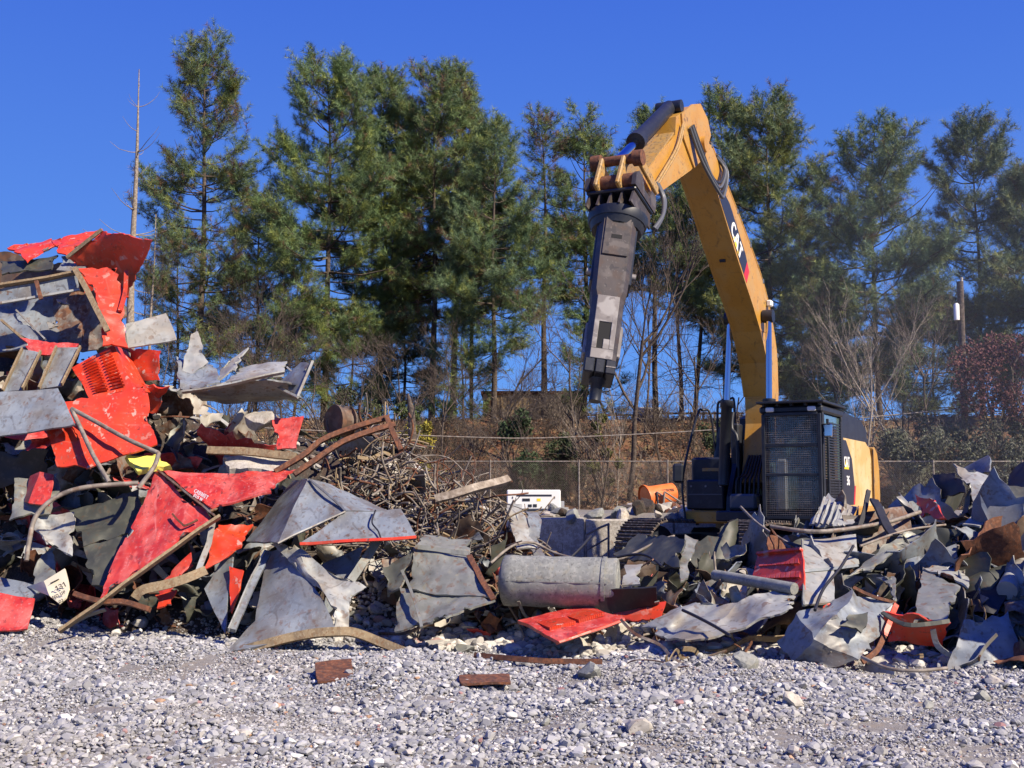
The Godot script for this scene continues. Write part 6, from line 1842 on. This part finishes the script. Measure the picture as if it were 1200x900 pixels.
	# crumpled hood in front
	o = sheet("crumpled_hood", "big crumpled blue-grey hood with orange-red edges at the front", "hood", "grey", "orange_red", [[[935, 722, -0.75], [1000, 690, -1.0], [985, 722, -1.05], [950, 746, -0.85]], [[1000, 690, -1.0], [1050, 709, -0.75], [1036, 743, -0.55], [985, 722, -1.05]], [[911, 758, -0.2], [935, 722, -0.75], [950, 746, -0.85], [926, 783, -0.15]], [[950, 746, -0.85], [985, 722, -1.05], [1036, 743, -0.55], [1004, 783, -0.4]], [[926, 783, -0.15], [950, 746, -0.85], [1004, 783, -0.4], [962, 789, -0.25]]], 0.045)
	strip("torn_edge", "orange_red", [[1051, 709, -0.78], [1043, 728, -0.7], [1037, 745, -0.58]], 0.05, 0.02, o)
	strip("torn_edge", "rust", [[1037, 744, -0.58], [1028, 762, -0.52], [1010, 778, -0.45]], 0.05, 0.02, o)
	strip("torn_edge", "rust", [[1000, 688, -1.03], [1025, 699, -0.92], [1050, 707, -0.78]], 0.03, 0.02, o)
	sheet("hood_hole", "dark torn flap in the crumpled hood", "flap", "olive", "olive", [[[998, 720, -1.08], [1018, 716, -0.98], [1012, 744, -0.9], [984, 736, -1.02]]], 0.03)
	sheet("twisted_strip", "pale twisted strip spanning the low heap", "sheet", "galvanised", "galvanised", [[[986, 674, -0.35], [1058, 624, -0.2], [1090, 626, -0.1], [1022, 666, -0.4]]], 0.05)
	sheet("twisted_strip", "small pale twisted tongue under the twisted strip", "sheet", "galvanised", "galvanised", [[[1024, 674, -0.4], [1050, 676, -0.5], [1052, 706, -0.6], [1044, 690, -0.5]]], 0.04)
	sheet("pinkish_sheet", "pale pinkish torn sheet above the grey-brown plate", "sheet", "grey_pale", "rust", [[[1082, 668, -0.55], [1136, 650, -0.4], [1132, 692, -0.75], [1110, 678, -0.7]]], 0.03)
	sheet("brown_plate", "grey-brown scuffed plate standing in the low heap", "plate", "galvanised", "olive", [[[1082, 666, -0.5], [1124, 690, -0.75], [1106, 728, -0.95], [1071, 732, -0.8]]], 0.02)
	sheet("white_shard", "sharp white shard pointing up from the low heap", "shard", "dirty_white", "paint_white", [[[1152, 625, -0.4], [1156, 627, -0.4], [1183, 664, -0.65], [1154, 656, -0.6]]], 0.01)
	sheet("white_sheet", "torn white sheet on top of the low heap", "sheet", "grey_pale", "grey_pale", [[[1119, 543, 0.0], [1166, 560, -0.05], [1160, 578, -0.15], [1142, 588, -0.2]]], 0.03)
	sheet("olive_hood", "dark olive curved hood near the top of the low heap", "hood", "olive", "olive", [[[1138, 588, -0.35], [1172, 571, -0.35], [1196, 590, -0.6], [1160, 612, -0.45]], [[1172, 571, -0.35], [1215, 574, -0.3], [1215, 626, -0.7], [1196, 590, -0.6]]], 0.025)
	sheet("pale_tongue", "pale tongue of sheet under the olive hood", "sheet", "grey_pale", "grey_pale", [[[1127, 613, -0.5], [1142, 600, -0.4], [1163, 608, -0.5], [1146, 616, -0.6]]], 0.02)
	sheet("dark_bowl", "red curved sheet like a bowl above the long pipe", "sheet", "red", "grey", [[[1071, 578, 0.2], [1094, 588, -0.3], [1108, 608, -0.5], [1078, 608, 0.0]]], 0.03)
	sheet("shade_dark_wall", "tall panel painted black for shade, rising at the end of the low heap", "panel", "black_steel_and_shade", "black_steel_and_shade", [[[1166, 592, 0.3], [1184, 549, 0.3], [1220, 528, -0.3], [1220, 606, -0.6]]], 0.02)  # shade on this panel is painted as black
	sheet("shade_dark_wall", "dark triangular panel behind the torn white sheet", "panel", "grey", "grey", [[[1126, 548, 0.5], [1158, 535, 0.1], [1161, 553, 0.0], [1138, 556, 0.4]]], 0.02)
	sheet("dark_sheet", "ragged sheet painted black for shade beside the torn white sheet", "sheet", "black_steel_and_shade", "black_steel_and_shade", [[[1091, 560, 0.4], [1124, 552, -0.1], [1132, 578, -0.2], [1098, 584, 0.4]]], 0.04)  # black put into the colour in place of shade
	sheet("dark_bowl", "red bowl-shaped sheet behind the crumpled hood", "sheet", "red", "grey", [[[1034, 718, -0.8], [1112, 728, -0.95], [1104, 758, -0.3], [1042, 756, -0.3]]], 0.03)
	strip("rim", "olive", [[1034, 718, -0.82], [1060, 733, -0.9], [1090, 731, -0.95], [1112, 727, -0.98]], 0.04, 0.02, null)
	var rim: Node = get_child(get_child_count() - 1)
	tag(rim, "olive rolled rim above the red bowl sheet", "strip")
	sheet("dark_sheet", "wide dark sheet at the foot of the low heap", "sheet", "grey", "grey", [[[1128, 724, -0.9], [1178, 716, -0.95], [1196, 790, -0.35], [1112, 786, -0.3]]], 0.03)
	sheet("dark_sheet", "sheet painted black for shade, slumped behind the brown plate", "sheet", "black_steel_and_shade", "black_steel_and_shade", [[[1120, 660, -0.5], [1180, 668, -0.7], [1172, 720, -0.4], [1116, 716, -0.3]]], 0.04)  # its black is the shaded hollow put into the colour
	sheet("dark_sheet", "olive sheet above the twisted strip", "sheet", "olive", "olive", [[[1060, 624, -0.2], [1128, 618, -0.5], [1120, 660, 0.0], [1070, 655, 0.1]]], 0.04)
	pipe("rolled_sheet", "grey_pale", [[1180, 692, -0.7], [1190, 674, -0.65], [1212, 648, -0.5]], 0.1, "rolled pale sheet at the end of the low heap", "sheet", "", 16)
	sheet("pale_scrap", "pale crumpled sheet standing beside the white generator view", "sheet", "grey_pale", "grey_pale", [[[594, 596, 0.2], [609, 595, 0.1], [627, 640, -0.2], [602, 642, -0.1]]], 0.04)
	sheet("pale_scrap", "grey curled sheet next to the tank end", "sheet", "grey", "grey", [[[612, 600, 0.4], [626, 604, 0.3], [640, 650, -0.1], [622, 652, 0.0]]], 0.04)
	sheet("pale_scrap", "small pale panel on the rubble beside the tank", "panel", "grey_pale", "grey_pale", [[[732, 664, -0.3], [752, 662, -0.3], [752, 684, -0.5], [730, 686, -0.5]]], 0.02)
	tag(strip("fallen_log", "bark_pale", [[510, 585, -0.3], [552, 574, -0.35], [594, 562, -0.3]], 0.09, 0.09, null), "pale broken branch lying across the wire tangle", "branch")
	for e in [[[[575, 660, -0.2], [600, 640, -0.25], [625, 636, -0.25], [650, 648, -0.3], [680, 656, -0.3]], "curved grey cable arching behind the tank"], [[[668, 654, -0.2], [682, 640, -0.1], [692, 628, 0.1]], "black bar propped behind the tank"], [[[690, 662, 0.1], [730, 654, 0.1], [770, 635, 0.1], [790, 628, 0.2]], "pale cable running from the tank to the track"], [[[700, 658, -0.1], [740, 650, -0.2], [760, 652, -0.3], [776, 664, -0.4]], "thin pale cable looping before the dark olive curl"], [[[868, 594, 0.6], [890, 615, 0.3], [930, 640, -0.1], [950, 648, -0.3]], "straight pale rod leaning from the cab side"], [[[800, 715, -0.75], [815, 722, -0.8], [836, 733, -0.85], [856, 745, -0.9]], "thin dark wire lying on the long torn sheet"], [[[1000, 640, -0.8], [985, 665, -0.85], [965, 690, -0.95], [955, 715, -1.0]], "dark cable hanging over the pale door"], [[[1010, 770, -1.0], [1040, 783, -1.1], [1075, 786, -1.15], [1110, 783, -1.1]], "rusty bent rod on the gravel before the low heap"]]:
		pipe("cable", "wire" if e[1].find("black") < 0 and e[1].find("dark") < 0 else "rubber_hose", e[0], 0.016, e[1], "cable")
	for e in [[[370, 782], "small rusty angle plate on the gravel", [[[368, 776, 10.75], [412, 772, 10.95], [415, 796, 10.32], [372, 798, 10.27]]]], [[540, 797], "flat rusty plate lying on the gravel before the rubble", [[[536, 791, 10.5], [596, 789, 10.6], [600, 800, 10.2], [540, 802, 10.15]]]]]:
		sheet("rusty_plate", e[1], "plate", "rust", "rust", e[2], 0.01, 0.02)
	tag(strip("rusty_bar", "rust", [[556, 767, 11.8], [620, 774, 11.4], [706, 776, 11.25]], 0.05, 0.025, null), "long thin rusty bar at the edge of the rubble", "bar")

# ---------------------------------------------------------------- loose scrap filling both heaps
func fold_grid(r: RandomNumberGenerator, a: float, b: float, folds: int, amp: float) -> Array:
	var nw := 12
	var nh := maxi(3, int(12.0 * b / a))
	var g := []
	for j in nh + 1:
		var row := []
		for i in nw + 1:
			row.append(Vector3((float(i) / nw - 0.5) * a, 0.0, (float(j) / nh - 0.5) * b))
		g.append(row)
	for k in folds:
		var ang := r.randf() * TAU
		var dir := Vector3(cos(ang), 0, sin(ang))
		var axis := Vector3(-sin(ang), 0, cos(ang))
		var p0 := dir * r.randf_range(-0.1, 0.22) * a
		var turn := r.randf_range(0.35, 1.7) * (1.0 if r.randf() < 0.5 else -1.0)
		var soft := r.randf_range(0.02, 0.3) * a
		for j in g.size():
			for i in g[j].size():
				var v: Vector3 = g[j][i]
				var s := (v - p0).dot(dir)
				if s > 0.0:
					var q := p0 + (v - p0) - dir * s
					var bend := turn * clampf(s / soft, 0.0, 1.0)
					if s < soft:
						var R := soft / maxf(absf(turn), 0.01)
						v = q + dir * sin(absf(bend)) * R + Vector3.UP * (1.0 - cos(bend)) * R * signf(turn)
					else:
						var R := soft / maxf(absf(turn), 0.01)
						v = q + dir * sin(absf(turn)) * R + Vector3.UP * (1.0 - cos(turn)) * R * signf(turn) + (dir * cos(turn) + Vector3.UP * sin(turn)) * (s - soft)
					g[j][i] = v
	for j in g.size():
		for i in g[j].size():
			if i == 0 or j == 0 or i == nw or j == nh:
				g[j][i] *= 1.0 - maxf(0.0, r.randfn() * 0.1)
	var off := Vector3(r.randf() * 50.0, 0, 0)
	for j in g.size():
		for i in g[j].size():
			g[j][i] = crumple(g[j][i] * 1.5 + off, amp) / 1.5 - off / 1.5
	return g

func make_filler() -> void:
	var r := RandomNumberGenerator.new()
	r.seed = 61
	var forms := []
	for k in 28:
		var st := new_st()
		var rs := new_st()
		var a := r.randf_range(0.5, 0.9)
		plate(st, rs, fold_grid(r, a, a * r.randf_range(0.35, 0.95), 1 + r.randi() % 4, 0.06), 0.008, 1)
		var both := new_st()
		both.append_from(mesh_of(st), 0, Transform3D())
		both.append_from(mesh_of(rs), 0, Transform3D())
		forms.append(both.commit())
	var strips := []
	for k in 8:
		var st := new_st()
		var c := [Vector3(-0.5, 0, 0)]
		for i in 4:
			c.append(c[-1] + Vector3(0.28, r.randfn() * 0.09, r.randfn() * 0.1))
		sweep(st, smooth_line(c, 4), r.randf_range(0.03, 0.09), 0.015)
		strips.append(mesh_of(st))
	var lumps := []
	for k in 6:
		lumps.append(rock_mesh(r, 10, 2, Vector3(1.2, 0.8, 1.0)))
	var words_of := {"grey": "blue-grey", "grey_pale": "pale grey", "grey_dark": "dark grey", "olive": "olive", "galvanised": "galvanised", "rust": "rusty", "red": "bright red", "red_chalky": "faded red", "black_steel_and_shade": "black", "red_dark": "dark red", "tan_steel": "tan", "concrete": "pale concrete", "tank_grey": "grey concrete", "wire": "grey", "rusty_grey": "rust-blotched grey", "brown_steel": "brown", "dirty_white": "dirty white"}
	var anchors := [[40, 300, "under the torn red crest"], [130, 310, "under the curled hood"], [60, 350, "below the channel beam"], [130, 360, "by the hanging red plate"], [180, 390, "by the smooth pale sheet"], [40, 440, "by the two-pronged bracket"], [120, 430, "by the louvred red box"], [130, 500, "beside the glossy red sheet"], [230, 430, "by the pointed ridge sheets"], [290, 470, "under the overhanging sheet"], [340, 505, "by the scarred board"], [300, 540, "by the broken slab"], [395, 490, "around the wire drum"], [410, 520, "around the rusty box tubes"], [250, 575, "by the chalk-marked red sheet"], [180, 630, "by the tan-edged triangle"], [50, 575, "by the small red block"], [90, 640, "under the arched pipe"], [60, 690, "by the cream data plate"], [20, 715, "by the faded cabinet end"], [210, 690, "among the red shards"], [410, 600, "by the folded cabinet"], [330, 720, "by the folded door"], [130, 720, "at the foot of the tan-edged triangle"], [400, 745, "behind the curved brown beam"], [520, 690, "by the crushed duct"], [500, 600, "below the pale broken branch"], [560, 640, "in the wire tangle"], [650, 680, "around the grey tank"], [670, 735, "by the red ribbed cover"], [740, 705, "by the flat black sheet"], [760, 645, "by the dark olive curl"], [850, 725, "by the long torn sheet"], [915, 668, "by the dark red slotted sheet"], [970, 668, "by the two-part pale door"], [980, 600, "by the ribbed wreck"], [980, 740, "by the crumpled hood"], [1040, 650, "by the twisted strip"], [1095, 700, "by the scuffed brown plate"], [1160, 645, "by the white shard"], [1140, 565, "by the torn white sheet"], [1180, 600, "by the dark olive hood"], [1085, 595, "by the upper red bowl"], [1075, 740, "by the red bowl sheet"], [1150, 750, "by the wide dark sheet"], [1030, 610, "by the long bent pipe"], [1190, 690, "by the rolled pale sheet"]]
	var near := func(u: float, v: float) -> String:
		var best := 1e9
		var w := ""
		for e in anchors:
			var q: float = (e[0] - u) * (e[0] - u) + (e[1] - v) * (e[1] - v)
			if q < best:
				best = q
				w = e[2]
		return w
	var kinds := ["crumpled_sheet", "folded_sheet", "bent_plate", "twisted_sheet"]
	var zones := [
		# heap, u0, u1, v0, v1, sheets, strips, lumps, wires, palette, set-back of a deeper layer
		["tall heap", -20, 350, 300, 742, 400, 110, 14, 130, ["grey", "grey", "olive", "olive", "grey_pale", "galvanised", "rust", "rusty_grey", "rusty_grey", "brown_steel", "dirty_white", "red_chalky"]],
		["wire tangle", 330, 640, 480, 745, 55, 60, 50, 60, ["grey", "olive", "galvanised", "rust", "grey_pale", "rusty_grey", "brown_steel"]],
		["tank rubble", 500, 880, 640, 765, 110, 60, 110, 70, ["grey", "olive", "galvanised", "rust", "dirty_white", "rusty_grey", "brown_steel", "red_chalky"]],
		["low heap", 760, 1215, 600, 785, 270, 100, 40, 120, ["grey", "grey", "olive", "olive", "olive", "grey_pale", "galvanised", "rusty_grey", "rusty_grey", "brown_steel", "grey", "grey", "rust"]],
	]
	for z in zones:
		var pal: Array = z[9]
		for i in z[5]:
			var u := r.randf_range(z[1], z[2])
			var v := r.randf_range(z[3], z[4])
			var p := hit(u, v)
			if p == Vector3.ZERO or heap_y(p.x, -p.z) < 0.03:
				continue
			var c: String = pal[r.randi() % pal.size()]
			var f := r.randi() % forms.size()
			var o := put(kinds[f % 4], forms[f], M[c])
			var s := r.randf_range(0.3, 1.15) * (1.0 if p.y > 0.3 else 0.75)
			o.basis = Basis.from_euler(Vector3(r.randfn() * 0.75 + 0.7, r.randf() * TAU, r.randfn() * 0.75)).scaled(Vector3.ONE * s)
			if z[0] == "low heap":
				s = maxf(s, 0.5) * 1.5
				if i % 5 < 3:
					o.basis = Basis(Vector3.UP, r.randfn() * 0.5) * Basis(Vector3.BACK, r.randf_range(0.9, 1.6)) * Basis(Vector3.UP, r.randf() * TAU)
				else:
					o.basis = o.basis.orthonormalized()
				o.basis = o.basis.scaled(Vector3.ONE * s)
			o.position = p + Vector3(0, r.randf_range(0.02, 0.2), r.randf_range(0.0, 0.2))
			tag(o, "%s%s %s metal scrap %s" % ["small " if s < 0.5 else ("broad " if s > 0.95 else ""), ["crumpled", "folded", "bent", "twisted"][f % 4], words_of[c], near.call(u, v)], "sheet", "loose sheets of scrap")
		for i in z[6]:
			var u := r.randf_range(z[1], z[2])
			var v := r.randf_range(z[3], z[4])
			var p := hit(u, v)
			if p == Vector3.ZERO:
				continue
			var c: String = ["rust", "grey_pale", "tan_steel", "galvanised", "rusty_grey"][r.randi() % 5]
			var o := put("metal_strip", strips[r.randi() % strips.size()], M[c])
			o.basis = Basis.from_euler(Vector3(r.randf() * TAU, r.randf() * TAU, r.randfn() * 0.6)).scaled(Vector3.ONE * r.randf_range(0.4, 0.95))
			o.position = p + Vector3(0, 0.08, 0.1)
			tag(o, "bent %s metal strip %s" % [words_of[c], near.call(u, v)], "strip", "bent strips of scrap")
		for i in z[7]:
			var u := r.randf_range(z[1], z[2])
			var v := r.randf_range(z[3], z[4])
			var p := hit(u, v)
			if p == Vector3.ZERO:
				continue
			var c: String = ["concrete", "concrete", "tank_grey"][r.randi() % 3]
			var s := clampf(exp(r.randfn() * 0.5 + log(0.075)), 0.035, 0.2)
			var o := put("concrete_lump", lumps[r.randi() % lumps.size()], M[c])
			o.basis = Basis.from_euler(Vector3(r.randf() * TAU, r.randf() * TAU, 0)).scaled(Vector3.ONE * s)
			o.position = p + Vector3(0, s * 0.35, 0)
			tag(o, "%sbroken %s lump %s" % ["small " if s < 0.06 else "", words_of[c], near.call(u, v)], "concrete lump", "broken concrete lumps")
		for i in z[8]:
			var u := r.randf_range(z[1], z[2])
			var v := r.randf_range(z[3], z[4])
			var p := hit(u, v)
			if p == Vector3.ZERO:
				continue
			loose_wire(r, p, r.randf_range(0.4, 1.1), "wire " + near.call(u, v), "loose wires in the scrap")
	for i in 26:
		var x := r.randf_range(5.6, 9.0)
		var d := r.randf_range(9.2, 12.2)
		var c: String = ["grey", "olive", "galvanised", "rusty_grey", "grey_pale"][r.randi() % 5]
		var f := r.randi() % forms.size()
		var o := put(kinds[f % 4], forms[f], M[c])
		o.basis = Basis.from_euler(Vector3(r.randfn() * 0.4 + 1.2, r.randf() * TAU, r.randfn() * 0.4)).scaled(Vector3.ONE * r.randf_range(1.0, 1.9))
		o.position = Vector3(x, surface_y(x, -d) + 0.25, -d)
		tag(o, "%s metal scrap on the forward end of the low heap" % words_of[c], "sheet", "sheets on the forward end of the low heap")
	# the big white lump
	var wl := put("concrete_lump", lumps[0], M.concrete)
	wl.position = hp([303, 492, -0.3])
	wl.scale = Vector3.ONE * 0.2
	tag(wl, "large white concrete lump beside the scarred board", "concrete lump")
	for i in 130:
		var u := r.randf_range(500, 630)
		var v := r.randf_range(570.0 + maxf(0.0, u - 560.0) * 0.5, 672)
		var p := hit(u, v)
		if p != Vector3.ZERO:
			loose_wire(r, p + Vector3(0, r.randf_range(0.05, 0.25), r.randf_range(0.05, 0.3)), r.randf_range(0.5, 1.2), "wire " + near.call(u, v), "loose wires in the scrap")
	# the tangle itself
	for i in 520:
		var u := r.randf_range(390, 640)
		var v := r.randf_range(505.0 + maxf(0.0, u - 450.0) * 0.5, 668)
		var p := hit(u, v)
		if p == Vector3.ZERO:
			continue
		loose_wire(r, p + Vector3(0, r.randf_range(0.05, 0.22), r.randf_range(0.05, 0.25)), r.randf_range(0.5, 1.3), "wire " + near.call(u, v), "loose wires in the scrap")

func loose_wire(r: RandomNumberGenerator, p: Vector3, L: float, label: String, group: String) -> void:
	var c := []
	var dir := Vector3(r.randfn(), r.randfn() * 0.5, r.randfn()).normalized()
	var curl := Vector3(r.randfn(), r.randfn(), r.randfn()) * 0.6
	var q := Vector3.ZERO - dir * L * 0.4
	var n := 5
	for i in n + 1:
		c.append(q)
		q += dir * L / n
		dir = (dir + curl.cross(dir) * 0.5 + Vector3(r.randfn(), r.randfn(), r.randfn()) * 0.2).normalized()
		if p.y + q.y < land_y(p.x + q.x, p.z + q.z) + 0.03:
			dir.y = absf(dir.y) * 0.4
	var st := new_st()
	var th := r.randi() % 4
	tube(st, smooth_line(c, 4), [0.006, 0.0085, 0.0115, 0.015][th], 5)
	var cm := [0, 1, 0, 1, 0, 1, 2, 3][r.randi() % 8] as int
	var o := put(["thin_wire", "loose_wire", "bent_rod", "stout_cable"][th], mesh_of(st), [M.wire, M.wire, M.rust, M.tan_steel][cm])
	o.position = p
	tag(o, "%s %s %s" % [["thin", "slim", "stout", "thick"][th], ["grey", "grey", "rusty", "tan"][cm], label], "wire", group)
